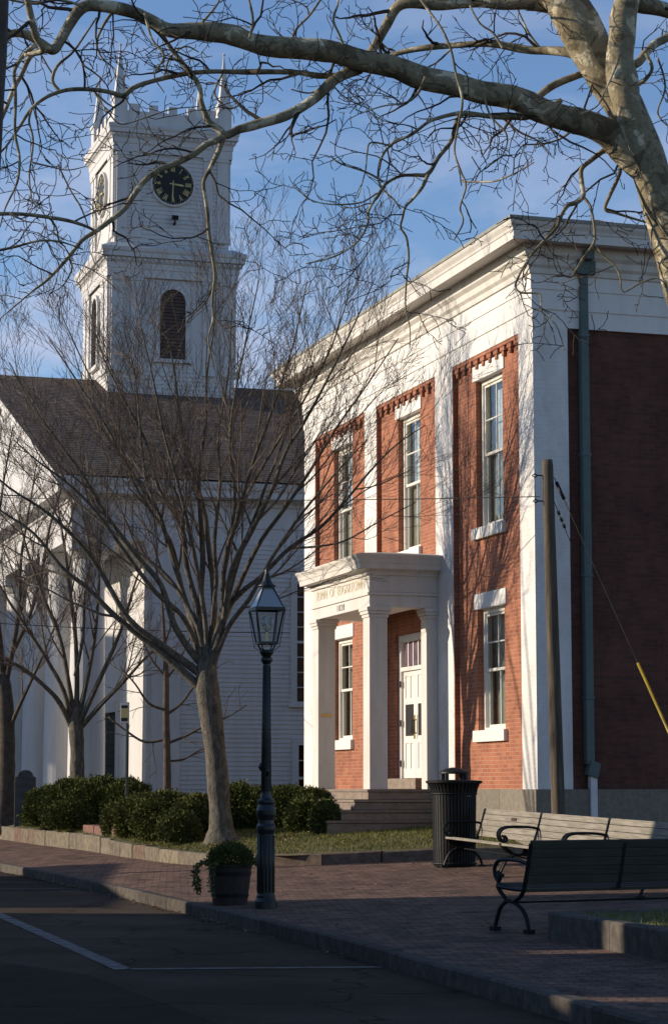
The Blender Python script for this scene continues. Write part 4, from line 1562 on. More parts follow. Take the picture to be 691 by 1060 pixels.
tr4 = [
    [(173, 835, 9), (173, 790, 8), (172, 740, 7), (172, 700, 6), (170, 660, 4), (168, 625, 2.5), (166, 600, 1.4)],
    [(172, 770, 3.5), (192, 762, 3), (214, 750, 2.4), (236, 742, 1.6), (255, 730, 1)],
    [(172, 765, 3.5), (150, 768, 3), (130, 756, 2.4), (112, 742, 1.4)],
    [(172, 740, 3.5), (188, 728, 3), (206, 704, 2.2), (226, 690, 1.4)],
    [(172, 735, 3.5), (154, 728, 2.8), (140, 708, 2), (124, 690, 1.2)],
    [(171, 705, 3), (184, 686, 2.4), (196, 662, 1.8), (204, 640, 1)],
    [(171, 700, 3), (158, 684, 2.4), (148, 664, 1.6), (138, 645, 1)],
    [(172, 788, 3), (190, 786, 2.4), (208, 776, 1.6), (226, 772, 1)],
    [(170, 668, 2.4), (178, 645, 1.8), (182, 622, 1)],
]
DKT = dict(ELM, gap=(.36, .22), start=(.15, .15), len=((.5, 1.1), (.2, .5)), rad=(.016, .009), nseg=(6, 4), bias=Vector((0, 0, .05)), ang=(35, 65), tip=.006, jit=.12)
tree('small_dark_tree', (173, 830), 50.5, tr4, 'small dark bare tree with level branches against the shaded church clapboards', M['barkdark'], M['barkdark'], DKT, 41, n=6, spread=1.2)


# the old sycamore whose limbs cross the top of the view; it stands in the raised bed at the right
SY = empty('sycamore_tree', (0, 0, 0))
tag(SY, 'mottled sycamore leaning in from the right with crooked limbs across the sky', 'tree')
YS = 18.5
rs = random.Random(77)
tws = MB()


def syc(pts, Y0=YS, Y1=None, grow=True, n=12, name='limb', st=SYC, k=4):
    Y1 = Y0 if Y1 is None else Y1
    n_ = len(pts)
    path = []
    for j, (x, y, w) in enumerate(pts):
        Yj = Y0 + (Y1 - Y0) * j / (n_ - 1)
        path.append((at(x, y, Yj), w / 2 / (2333 / Yj)))
    path = lerp_path(path, 4)
    path = [(p_, r_ * .9) for p_, r_ in path]
    path = [(p_ + Vector((noise.noise(p_ * 2.6), noise.noise(p_ * 2.6 + Vector((7, 3, 1))), noise.noise(p_ * 2.6 + Vector((1, 9, 5))))) * min(.05, r_ * .9) * (0 if j_ == 0 else 1), r_ * (1 + .16 * noise.noise(p_ * 4.2)))
            for j_, (p_, r_) in enumerate(path)]
    p = limb(SY, path, M['sycamore'], n, name, 2)
    if grow: sprout(tws, p, rs, st)


base = at(668, 165, YS)
gz = .40
tr_pts = [(Vector((4.50, YS + .35, gz - .1)), .44), (Vector((4.42, YS + .33, gz + .35)), .33), (Vector((4.17, YS + .25, 1.4)), .285), (Vector((3.90, YS + .15, 2.3)), .27), (at(800, 620, YS + .1), .255),
          (at(742, 420, YS), 25.5 / 126), (at(707, 300, YS), 24 / 126), (at(683, 215, YS), 23 / 126), (at(664, 150, YS), 22 / 126), (at(643, 105, YS), 22.5 / 126), (at(622, 72, YS), 24 / 126),
          (at(598, 25, YS), 26 / 126), (at(578, -10, YS), 24 / 126), (at(545, -80, YS), 20 / 126), (at(520, -160, YS), 15 / 126)]
tr_pts = [(p_, r_ * .88) for p_, r_ in tr_pts]
limb(SY, tr_pts, M['sycamore'], 20, 'trunk', 6)
syc([(702, 262, 16), (690, 215, 30), (668, 150, 35), (648, 100, 36), (640, 60, 34), (644, 25, 31), (651, -5, 30), (664, -60, 26), (670, -140, 18)], YS - .35, YS - .4, False, 18)
# L1: the great limb to the left
syc([(668, 172, 40), (641, 147, 40), (620, 136, 36), (596, 125, 34), (546, 109, 30), (496, 94, 28), (446, 80, 28), (396, 67, 28), (346, 57, 27), (300, 50, 26), (262, 42, 25), (240, 36, 26),
     (210, 34, 20), (180, 29, 17), (156, 17, 16), (130, 9, 15), (104, 6, 14), (86, 7, 14), (73, 22, 14), (63, 40, 13), (54, 50, 12), (39, 43, 10), (16, 35, 9), (-10, 38, 7)], YS, YS - .9, True, 16)
syc([(56, 50, 9), (34, 56, 6), (22, 78, 6), (14, 92, 6), (5, 115, 5), (-8, 150, 4)], YS - .85)
syc([(40, 45, 6), (26, 56, 5), (15, 74, 4.5), (16, 92, 4.5), (17, 112, 4), (16, 140, 3.5), (20, 165, 3), (18, 190, 3), (6, 215, 2), (0, 235, 1.5)], YS - .95, YS - 1.2)
syc([(28, -5, 8), (32, 20, 8), (36, 38, 8), (44, 53, 7), (26, 57, 4)], YS - 1.3, YS - 1.0)
# L2/L2b upper left limb crossing L1
syc([(592, 10, 18), (556, 3, 17), (520, 6, 14), (496, 5, 14), (451, 5, 13), (416, 5, 13), (401, 25, 12), (386, 46, 11), (372, 66, 10)], YS + .1, YS + .5)
# L3
syc([(618, 78, 18), (601, 60, 14), (571, 53, 11), (536, 50, 10), (496, 46, 9), (461, 47, 8), (421, 53, 7), (395, 62, 5)], YS + .2, YS + 1.0)
syc([(622, 78, 9), (608, 76, 9), (588, 84, 9), (566, 95, 9), (548, 108, 8)], YS + .2, YS + .1, False)
syc([(580, 104, 7), (560, 116, 7), (546, 121, 7), (532, 121, 9), (511, 121, 6.5), (486, 117, 6), (471, 117, 5), (446, 125, 4), (425, 140, 3.5), (411, 145, 3.5), (404, 151, 3), (396, 162, 3), (393, 176, 2.5)], YS, YS - .6)
syc([(478, 118, 6), (472, 124, 5.5), (466, 145, 5), (453, 163, 5), (443, 180, 5), (430, 181, 4.5), (414, 182, 4), (399, 190, 3.5), (389, 204, 3), (381, 218, 3), (380, 232, 3), (370, 250, 2.6), (347, 265, 2), (316, 273, 1.3)], YS - .1, YS - .5)
syc([(443, 181, 4), (438, 193, 4), (428, 205, 3.6), (420, 213, 3.4), (417, 224, 3), (415, 235, 3), (421, 246, 3), (423, 268, 2.6), (421, 290, 2.2), (420, 318, 2), (424, 340, 1.6), (424, 360, 1)], YS - .3, YS - .2)
syc([(438, 130, 2.5), (420, 142, 2.8), (404, 151, 3), (394, 167, 3), (392, 188, 3), (400, 200, 2.4), (408, 207, 2), (414, 216, 2)], YS - .5)
syc([(396, 188, 3), (378, 178, 2.6), (352, 169, 2.2), (342, 161, 1.6)], YS - .5)
syc([(404, 151, 2.4), (384, 148, 2.2), (380, 160, 2), (378, 178, 1.8), (370, 205, 1.4)], YS - .6)
syc([(390, 200, 2.4), (372, 210, 2), (340, 211, 1.8), (318, 205, 1.4), (305, 190, 1)], YS - .5, YS - .9)
# L4 hanging on the right
syc([(634, 146, 7), (626, 155, 7), (612, 166, 5.5), (601, 176, 5.5), (601, 190, 5.5), (603, 203, 5.5), (596, 210, 5), (587, 213, 5), (580, 224, 4.5), (575, 236, 4.2), (561, 251, 3.6), (547, 267, 3), (533, 293, 2.6),
     (538, 303, 2.4), (558, 305, 2.2), (561, 323, 1.8), (575, 337, 1.5), (584, 362, 1)], YS + .15, YS - .5)
syc([(603, 204, 4), (610, 212, 3.4), (613, 223, 3.2), (615, 240, 3.2), (614, 252, 3.4), (604, 268, 4.2), (596, 280, 3), (589, 287, 2), (575, 280, 1.2)], YS, YS - .2)
syc([(616, 254, 3), (626, 266, 2.4), (636, 275, 2.2), (641, 286, 2), (644, 302, 2), (660, 294, 2), (679, 288, 2), (691, 297, 1.6), (705, 310, 1)], YS, YS - .1)
syc([(640, 160, 5), (641, 176, 4.6), (637, 188, 4.6), (630, 203, 4.4), (626, 216, 4.2), (638, 220, 3.6), (656, 226, 3), (675, 232, 2)], YS + .2)
# L6 right side
syc([(654, 66, 12), (660, 64, 11), (668, 52, 10), (676, 44, 10), (691, 38, 10), (712, 30, 9)], YS + .3, YS + .8)
syc([(668, 55, 5), (674, 70, 5), (668, 82, 5), (660, 88, 5)], YS + .3, YS + .4, False)
syc([(655, 2, 18), (676, 6, 18), (700, 14, 17), (740, 20, 14)], YS - .1, YS + .4)
# L7 big branch down-left from the underside of L1
syc([(372, 70, 16), (356, 79, 14), (339, 88, 14), (315, 105, 13), (292, 120, 12), (266, 126, 11.5), (248, 132, 11), (234, 141, 10), (226, 134, 9), (215, 125, 8), (208, 106, 7), (206, 90, 6.5), (196, 75, 6.5), (184, 58, 6), (170, 38, 5), (160, 22, 4)],
    YS - .2, YS - .5)
syc([(232, 142, 8), (222, 147, 8), (213, 150, 7.5), (200, 160, 7.5), (182, 170, 7.5), (165, 176, 7), (152, 186, 6.5), (140, 202, 6.5), (130, 216, 6.2), (118, 227, 6), (100, 240, 5.5), (85, 250, 5), (70, 268, 4.2), (50, 290, 3.2), (30, 305, 2.2), (0, 330, 1.3)], YS - .35, YS - .8)
syc([(231, 144, 7), (227, 156, 6), (219, 172, 5.2), (211, 188, 4.8), (212, 204, 4.6), (214, 220, 4.4), (216, 240, 4.2), (219, 262, 4), (222, 285, 3.6), (220, 310, 3.2), (221, 330, 2.8), (216, 352, 2), (222, 380, 1.4)], YS - .35, YS - .1)
# L8 long thin one to the left
syc([(360, 78, 8), (331, 79, 7), (308, 75, 6.5), (287, 75, 6.5), (262, 75, 6.5), (240, 75, 6.2), (214, 75, 6), (190, 77, 6), (168, 81, 6), (150, 86, 6), (138, 91, 5.5), (128, 98, 6), (116, 95, 5.5), (100, 93, 5.5), (80, 93, 5.2), (65, 95, 5),
     (48, 102, 4.6), (32, 114, 4.2), (20, 132, 3.4), (8, 150, 2.6), (-6, 165, 2)], YS - .1, YS - .9)
syc([(33, 113, 3), (30, 126, 2.8), (34, 142, 2.6), (34, 157, 2.4), (31, 184, 2), (34, 214, 1.3)], YS - .8)
syc([(34, 168, 2.2), (50, 172, 2), (70, 176, 1.6), (90, 172, 1)], YS - .8)
syc([(62, 95, 4), (55, 84, 3.6), (60, 68, 3.4), (75, 54, 3), (88, 36, 2.4), (100, 18, 2)], YS - .6)
syc([(120, 112, 2), (110, 106, 2.4), (98, 96, 2.6), (112, 116, 2), (125, 128, 1.8), (150, 122, 1.6), (178, 113, 1.6), (206, 110, 1.3)], YS - .6)
# L9 lower left
syc([(-20, 222, 5), (10, 221, 4.6), (40, 223, 4.6), (70, 228, 4.4), (95, 237, 3.6), (100, 243, 2.6)], YS - 1.3, YS - 1.0)
syc([(-15, 262, 3.4), (15, 256, 3.2), (40, 249, 3), (62, 250, 2.6), (86, 258, 1.8)], YS - 1.2)
syc([(60, 170, 2), (72, 195, 2), (84, 215, 2), (92, 236, 1.6)], YS - 1.0)
# nearer spray hanging in the middle
syc([(432, -6, 3.5), (446, 14, 3.4), (457, 30, 3.2), (466, 52, 3), (471, 76, 2.8), (478, 104, 2.8), (474, 130, 2.6), (470, 156, 2.8), (476, 176, 3), (482, 192, 2.6), (476, 214, 2.4), (479, 230, 2.2), (470, 248, 1.6)], 12.5, 12.2, True, 8,
    st=dict(SYC, gap=(.3, .16), start=(.2, .1), len=((.25, .6), (.08, .25)), rad=(.007, .004), nseg=(6, 4)))
syc([(478, 188, 2.2), (496, 188, 2.4), (512, 187, 2.2), (530, 180, 2), (552, 168, 1.4)], 12.3, 12.0, True, 8, st=dict(SYC, gap=(.2, .12), len=((.12, .35), (.05, .12)), rad=(.006, .003), start=(.1, .1), nseg=(5, 3)))
# smaller sky-filling branches
for pts in ([(360, 60, 4), (352, 38, 3.4), (345, 20, 3), (350, 0, 2.4), (342, -20, 2)], [(300, 48, 4), (306, 30, 3.4), (320, 15, 3), (334, -4, 2.4)], [(258, 40, 4), (262, 22, 3.4), (258, 0, 3), (250, -20, 2)],
            [(200, 33, 4), (214, 18, 3.2), (226, 2, 2.4), (232, -20, 1.8)], [(440, 80, 4), (432, 96, 3.2), (420, 106, 2.6), (396, 110, 2), (372, 118, 1.2)], [(520, 50, 3.6), (510, 34, 3), (496, 24, 2.4), (486, 6, 2)],
            [(560, 52, 3.6), (548, 36, 3), (540, 20, 2.4), (530, 0, 2)], [(470, 47, 3), (455, 62, 2.6), (440, 70, 2), (420, 72, 1.4)], [(346, 62, 3.4), (338, 84, 2.8), (322, 96, 2.2), (300, 92, 1.5)],
            [(598, 125, 4), (585, 140, 3), (566, 148, 2.4), (540, 150, 1.5)], [(500, 96, 3), (508, 120, 2.6), (524, 140, 2.2), (520, 160, 1.6), (506, 172, 1)], [(520, 122, 3), (536, 136, 2.6), (556, 146, 2), (570, 160, 1.2)],
            [(120, 7, 4), (108, 24, 3.4), (100, 44, 3), (106, 60, 2.4), (120, 74, 1.8), (112, 88, 1.2)], [(150, 14, 4), (158, 40, 3.2), (170, 58, 2.8), (160, 78, 2), (170, 96, 1.4)], [(86, 6, 4), (60, 0, 3.4), (36, 4, 3), (10, 0, 2.4)],
            [(230, 76, 3), (222, 96, 2.6), (236, 112, 2), (250, 108, 1.4)], [(170, 80, 3), (176, 60, 2.6), (192, 48, 2.2), (206, 54, 1.4)], [(640, 60, 3.4), (628, 90, 2.8), (618, 110, 2.2), (600, 118, 1.3)],
            [(680, 60, 3), (688, 90, 2.6), (680, 116, 2.4), (690, 130, 1.6)], [(672, 200, 3), (684, 215, 2.4), (700, 225, 1.6)]):
    syc(pts, YS + rs.uniform(-1.2, 1.2), None, True, 6)
o = tws.build('twigs', M['twigsyc'], SY)
o["kind"] = "stuff"

# dark leaning trunk that just enters the top left corner
YD = 5.5
rootd = empty('dark_leaning_tree', (0, 0, 0))
tag(rootd, 'dark tree trunk just entering the top left corner of the photo', 'tree')
rd_ = .09
p0 = [(Vector((at(-112, 1400, YD).x, YD, .08)), .15), (at(-106, 1300, YD), .115), (at(-84, 900, YD), .10), (at(-58, 500, YD), .094), (at(-38.5, 200, YD), rd_), (at(-26, 0, YD), rd_), (at(-20, -300, YD), .085), (at(-30, -700, YD), .075), (at(-10, -1100, YD), .06)]
limb(rootd, p0, M['barkdark'], 14, 'trunk')
limb(rootd, [(at(-26, -100, YD), .05), (at(-120, -300, YD), .045), (at(-240, -560, YD + .4), .035), (at(-300, -900, YD + .6), .02)], M['barkdark'], 8, 'limb')
limb(rootd, [(at(-22, -420, YD), .05), (at(60, -640, YD - .3), .04), (at(90, -950, YD - .5), .025)], M['barkdark'], 8, 'limb')
# the pavement on this side of the street, where that tree stands
mb = MB()
mb.box(-60, 1.6, -25, 7.0, -.05, .12)
tag(mb.build('near_pavement', M['paving']), kind='structure')


# ------------------------------------------------------------------ shrubs
def shrub(name, label, blobs, n, leaf, mtl, seed, stem_at, gz, droop=.0, group='evergreen shrubs on the lawn'):
    """blobs: ellipsoids (centre, radii); needles sprays are set all over and just under their skin"""
    rng = random.Random(seed)
    root = empty(name, (stem_at[0], stem_at[1], gz))
    tag(root, label, 'shrub', group)
    off = Vector((stem_at[0], stem_at[1], gz))
    vol = [r[0] * r[1] + r[1] * r[2] + r[0] * r[2] for c, r in blobs]
    m = MB()
    core = MB()
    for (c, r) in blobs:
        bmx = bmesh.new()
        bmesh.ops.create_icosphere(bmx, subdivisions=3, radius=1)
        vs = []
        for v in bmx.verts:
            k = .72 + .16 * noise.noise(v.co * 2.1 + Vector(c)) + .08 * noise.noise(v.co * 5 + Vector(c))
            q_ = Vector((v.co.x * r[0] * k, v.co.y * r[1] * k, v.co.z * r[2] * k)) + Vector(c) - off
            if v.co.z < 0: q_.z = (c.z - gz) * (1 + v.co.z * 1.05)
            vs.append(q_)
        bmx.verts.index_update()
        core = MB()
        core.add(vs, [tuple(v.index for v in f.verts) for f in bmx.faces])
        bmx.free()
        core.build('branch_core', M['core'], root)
    for i in range(n):
        k = rng.choices(range(len(blobs)), vol)[0]
        c, r = blobs[k]
        d = Vector((rng.gauss(0, 1), rng.gauss(0, 1), rng.gauss(.15, 1))).normalized()
        lump = 1 + .16 * noise.noise(d * 2.3 + Vector(c)) + .10 * noise.noise(d * 5 + Vector(c) * 2)
        s = lump * (1 - abs(rng.gauss(0, .13)))
        if rng.random() < .10: s *= rng.uniform(1.02, 1.16)
        if d.z < 0:
            h = Vector((d.x, d.y)).normalized() * (1 - .22 * d.z * d.z)
            zz = max(.02, (c.z - gz) + d.z * (c.z - gz) * 1.05 + rng.uniform(-.04, .04))
            p = Vector((h.x * r[0] * s + c.x, h.y * r[1] * s + c.y, zz + gz)) - off
            p.z = max(.02, p.z)
        else:
            p = Vector((d.x * r[0] * s, d.y * r[1] * s, d.z * r[2] * s)) + Vector(c) - off
        g = (d * .9 + Vector((rng.gauss(0, .5), rng.gauss(0, .5), rng.gauss(0, .3) + .22 - droop))).normalized()
        for q in range(3):
            gg = (g + Vector((rng.gauss(0, .35), rng.gauss(0, .35), rng.gauss(0, .35)))).normalized()
            sd = rand_perp(gg, rng)
            L_ = leaf * rng.uniform(.6, 1.5)
            w = L_ * rng.uniform(.11, .19)
            m.add([p - sd * w * .5, p + gg * L_ * .55 - sd * w, p + gg * L_, p + gg * L_ * .55 + sd * w, p + sd * w * .5], [(0, 1, 2, 3, 4)])
    m.build('foliage', mtl, root)
    st = MB()
    for i in range(5):
        a = rng.uniform(0, 6.28)
        st.tube([(0, 0, -.05), (.1 * math.cos(a), .1 * math.sin(a), .2), (.28 * math.cos(a), .28 * math.sin(a), .45)], [.035, .025, .012], 6)
    st.build('stem', M['barkdark'], root)
    return root


def blob(px, py, Y, rx, ry, rz):
    return (at(px, py, Y), (rx, ry, rz))


def mound(px, top, Y, rpx, ry):
    """one lobe of a shrub: pixel column, top, distance, half width in pixels, half depth in metres"""
    p = at(px, top, Y)
    g = zl(p.x, Y)
    h = p.z - g
    return (Vector((p.x, Y, g + h * .42)), (rpx * Y / 2333, ry, h * .58))


b1 = [mound(50, 815, 52.2, 25, .65), mound(76, 808, 51.2, 33, .8), mound(104, 806, 50.4, 34, .8), mound(132, 808, 50.0, 28, .8), mound(37, 830, 52.8, 13, .5), mound(76, 830, 49.9, 30, .5)]
shrub('yew_shrub', 'broad dark shrub below the vase shaped bare tree, by the rounded stone slab', b1, 46000, .062, M['yew'], 5, (b1[2][0].x, b1[2][0].y), zl(b1[2][0].x, b1[2][0].y))
b2 = [mound(124, 832, 46.2, 18, .5), mound(146, 824, 44.8, 27, .65), mound(174, 821, 43.0, 34, .75), mound(204, 824, 41.9, 25, .6), mound(186, 842, 41.0, 22, .35)]
shrub('juniper_shrub', 'rounded olive green shrub directly left of the large tree trunk', b2, 46000, .055, M['juniper'], 6, (b2[2][0].x, b2[2][0].y), zl(b2[2][0].x, b2[2][0].y))
b3 = [mound(246, 812, 43.6, 24, .55), mound(272, 815, 43.4, 27, .55), mound(298, 815, 43.0, 25, .55), mound(322, 817, 42.6, 22, .5), mound(316, 826, 41.2, 20, .4), mound(337, 829, 40.2, 15, .3)]
shrub('spreading_shrub', 'low spreading evergreen between the tree trunk and the porch steps', b3, 32000, .06, M['yew'], 7, (b3[1][0].x, b3[1][0].y), zl(b3[1][0].x, b3[1][0].y), .15)

# grass and fallen leaves
rng = random.Random(15)
m = MB()
cnt = 0
while cnt < 42000:
    X, Y = rng.uniform(-9, 3.0), rng.uniform(36.5, 56)
    e, qx, qy = lawn_e(X, Y)
    if e < .22 or e > 9 or (X > 1.9 and Y > 39.5): continue
    if Y > 46 and X > -5: continue
    z = zl(X, Y)
    h = rng.uniform(.025, .065)
    a = rng.uniform(0, 6.28)
    w = .006
    lx, ly = rng.gauss(0, .02), rng.gauss(0, .02)
    m.add([(X - w * math.cos(a), Y - w * math.sin(a), z - .005), (X + w * math.cos(a), Y + w * math.sin(a), z - .005), (X + lx, Y + ly, z + h)], [(0, 1, 2)])
    cnt += 1
for i in range(5000):
    X, Y = rng.uniform(2.2, 5.5), rng.uniform(15.5, 23)
    if X < 2.2 + max(0, (21 - Y)) * .28 or Y > 21.3 + (X - 3) * .3: continue
    h = rng.uniform(.03, .08)
    a = rng.uniform(0, 6.28)
    m.add([(X - .006 * math.cos(a), Y - .006 * math.sin(a), .395), (X + .006 * math.cos(a), Y + .006 * math.sin(a), .395), (X + rng.gauss(0, .02), Y + rng.gauss(0, .02), .4 + h)], [(0, 1, 2)])
tag(m.build('grass', M['grassblade']), 'short winter grass on the lawn', 'grass', kind='stuff')
m = MB()


def leaf(m, X, Y, z, s):
    a = rng.uniform(0, 6.28)
    c, sn = math.cos(a) * s, math.sin(a) * s
    t = rng.uniform(0, .6) * s
    m.add([(X - c, Y - sn, z), (X + sn * .6, Y - c * .6, z + t), (X + c, Y + sn, z + .2 * t), (X - sn * .6, Y + c * .6, z + t * .6)], [(0, 1, 2, 3)])


for i in range(1500):
    X, Y = rng.gauss(-2.2, 1.3), rng.gauss(39.8, 1.5)
    e, _, _ = lawn_e(X, Y)
    if e < .2: continue
    leaf(m, X, Y, zl(X, Y) + .02, rng.uniform(.02, .05))
for i in range(160):
    t = rng.random() ** .7
    Y = 20 + 22 * t
    X = kx(Y) - abs(rng.gauss(.03, .10)) - .01
    leaf(m, X, Y, .01, rng.uniform(.02, .045))
for i in range(420):
    X, Y = rng.uniform(-4, 3), rng.uniform(22, 36.4)
    if X < kx(Y) + .2 or lawn_e(X, Y)[0] > 0: continue
    leaf(m, X, Y, zs(X, Y) + .008, rng.uniform(.012, .035))
tag(m.build('fallen_leaves', M['deadleaf']), 'dry brown leaves on lawn and gutter', 'leaves', kind='stuff')

# loose red sandstone blocks behind the lawn edging
rr = random.Random(4)
m = MB()
p0, p1 = Vector((-5.62, 48.6, 0)), Vector((-4.55, 45.2, 0))
zb0 = .34
d_ = (Vector((p1.x, p1.y)) - Vector((p0.x, p0.y)))
nrm = Vector((d_.y, -d_.x)).normalized()
if nrm.dot(LD) < 0: nrm = -nrm
for i in range(3):
    a, b = Vector((p0.x, p0.y)) + d_ * (i / 3 + .01), Vector((p0.x, p0.y)) + d_ * ((i + 1) / 3 - .01)
    a, b = a + nrm * .22, b + nrm * .22
    c = (a + b) / 2 + nrm * .17
    m.obox((c.x, c.y, zb0 + .19), (*((b - a) / 2), 0), (*(nrm * .17), 0), (0, 0, .27 + rr.uniform(-.015, .015)))
tag(m.build('sandstone_edging', M['redstone'], bevel=.02), 'reddish sandstone blocks stacked behind the lawn kerb between two shrubs', 'stone edging')

# ------------------------------------------------------------------ street lamp
LX, LY = at(275, 940, 26.7).x, 26.7
LZ = zs(LX, LY)
lamp = empty('street_lamp', (LX, LY, LZ), math.radians(16))
lamp.scale = (.94, .94, .965)
tag(lamp, 'dark green gas style lamp post with four-sided glass lantern standing at the kerb', 'street lamp')
m = MB()
m.lathe([(.142, -.02), (.142, .09), (.132, .105), (.116, .13), (.116, .16), (.108, .18), (.104, .90), (.112, .93), (.120, .96), (.120, 1.0), (.102, 1.03), (.100, 1.07), (.108, 1.10),
         (.122, 1.14), (.125, 1.19), (.110, 1.235), (.10, 1.26), (.112, 1.285), (.112, 1.31), (.074, 1.34), (.062, 1.40), (.046, 2.98), (.058, 3.0), (.078, 3.025), (.078, 3.05), (.055, 3.07), (.066, 3.09), (.090, 3.12), (.092, 3.14), (.05, 3.16)], 32)
post = m.build('post', M['green_iron'], lamp, smooth=False)
m = MB()
for i in range(14):
    a = 2 * math.pi * i / 14
    c, s = math.cos(a), math.sin(a)
    m.tube([(.059 * c, .059 * s, 1.42), (.0465 * c, .0465 * s, 2.96)], [.0085, .006], 5)
    m.tube([(.104 * c, .104 * s, .2), (.102 * c, .102 * s, .89)], [.013, .012], 5)
m.build('fluting', M['green_iron'], post, smooth=True)
m = MB()
m.tube([(.0, -.062, 1.62), (0, -.10, 1.66), (0, -.075, 1.72)], .018, 6)
m.tube([(-.062, 0, 1.68), (-.085, 0, 1.72), (-.064, 0, 1.76)], .022, 6)
m.build('access_knob', M['green_iron'], post, smooth=True)
hb, ht, hr = .108, .180, .064
zb_, zt_, zr_ = 3.24, 3.66, 3.93
lant = MB()
for sx, sy in ((1, 1), (1, -1), (-1, -1), (-1, 1)):
    lant.tube([(sx * hb, sy * hb, zb_), (sx * ht, sy * ht, zt_)], .012, 4)
    lant.tube([(sx * ht, sy * ht, zt_), (sx * hr, sy * hr, zr_)], .011, 4)
    lant.tube([(sx * .03, sy * .03, 3.13), (sx * .07, sy * .07, 3.17), (sx * (hb - .01), sy * (hb - .01), zb_)], .010, 5)
    lant.tube([(sx * (ht + .01), sy * (ht + .01), zt_ - .02), (sx * .155, sy * .155, 3.35), (sx * .13, sy * .13, 3.19), (sx * .05, sy * .05, 3.135)], .005, 5)


def sqring(m, h, z, t, ht_):
    for (x0, x1, y0, y1) in ((-h - t, h + t, -h - t, -h + t), (-h - t, h + t, h - t, h + t), (-h - t, -h + t, -h + t, h - t), (h - t, h + t, -h + t, h - t)):
        m.box(x0, x1, y0, y1, z - ht_, z + ht_)


sqring(lant, hb, zb_, .013, .016)
sqring(lant, ht, zt_, .016, .020)
sqring(lant, hr, zr_, .014, .012)
LN = lant.build('lantern', M['green_iron'], lamp)
m = MB()
m.lathe([(.11, 3.94), (.115, 3.955), (.085, 3.975), (.055, 4.02), (.032, 4.10), (.022, 4.12), (.03, 4.14), (.02, 4.16), (.004, 4.20)], 16)
m.build('finial', M['green_iron'], LN, smooth=True)
m = MB()
for k in range(4):
    a = math.pi / 2 * k
    c, s = math.cos(a), math.sin(a)
    q = lambda u, h, z: (c * h - s * u, s * h + c * u, z)
    m.quad(q(-hb + .01, hb, zb_), q(hb - .01, hb, zb_), q(ht - .01, ht, zt_), q(-ht + .01, ht, zt_))
m.build('lantern_glass', M['glass'], LN)
m = MB()
for k in range(4):
    a = math.pi / 2 * k
    c, s = math.cos(a), math.sin(a)
    q = lambda u, h, z: (c * h - s * u, s * h + c * u, z)
    m.quad(q(-ht + .01, ht, zt_ + .02), q(ht - .01, ht, zt_ + .02), q(hr - .008, hr, zr_ - .01), q(-hr + .008, hr, zr_ - .01))
frost, n_t, b_ = mat("frosted_roof_glass")
b_.inputs['Base Color'].default_value = (.30, .32, .34, 1)
b_.inputs['Roughness'].default_value = .22
m.build('roof_glass', frost, LN)
m = MB()
m.tube([(0, 0, zb_ - .03), (0, 0, 3.38)], .014, 8)
for k in range(3):
    a = 2.1 * k
    m.tube([(0, 0, 3.38), (.05 * math.cos(a), .05 * math.sin(a), 3.42), (.06 * math.cos(a), .06 * math.sin(a), 3.50)], .008, 6)
m.build('burner', M['brass'], LN)
m = MB()
for k in range(3):
    a = 2.1 * k
    m.lathe([(.012, 3.45), (.024, 3.48), (.026, 3.53), (.014, 3.57)], 10, (.06 * math.cos(a), .06 * math.sin(a)))
m.build('mantle', M['pvc'], LN, smooth=True)

# ------------------------------------------------------------------ barrel planter
PX, PY = at(238, 936, 27.7).x, 27.7
PZ = zs(PX, PY)
pl = empty('barrel_planter', (PX, PY, PZ))
pl.scale = (.95, .95, .93)
tag(pl, 'half barrel planter with a domed dark shrub and trailing stems beside the lamp post', 'planter')
m = MB()
m.lathe([(.215, -.01), (.22, 0), (.25, .25), (.275, .48), (.29, .50), (.29, .53), (.262, .53), (.255, .44)], 28)
brl = m.build('tub', M['barrel'], pl)
for z, r in ((.10, .234), (.38, .266)):
    m = MB()
    m.lathe([(r, z), (r + .006, z + .004), (r + .009, z + .045), (r + .004, z + .05)], 28)
    m.build('hoop', M['iron'], brl)
m = MB()
m.lathe([(.262, .47), (.2, .50), (.05, .52)], 24)
m.build('soil', M['soil'], pl)
rng = random.Random(9)
m = MB()
for i in range(4200):
    d = Vector((rng.gauss(0, 1), rng.gauss(0, 1), abs(rng.gauss(0, 1)))).normalized()
    s = rng.uniform(.65, 1.04) * (1 + .1 * noise.noise(d * 4))
    p = Vector((d.x * .30 * s, d.y * .30 * s, .50 + d.z * .29 * s))
    g = (d + Vector((rng.gauss(0, .5), rng.gauss(0, .5), .35))).normalized()
    sd = rand_perp(g, rng)
    L_ = rng.uniform(.03, .06)
    m.add([p, p + g * L_ * .5 - sd * L_ * .2, p + g * L_, p + g * L_ * .5 + sd * L_ * .2], [(0, 1, 2, 3)])
m.build('shrub_foliage', M['yew'], pl)
m = MB()
lf = MB()
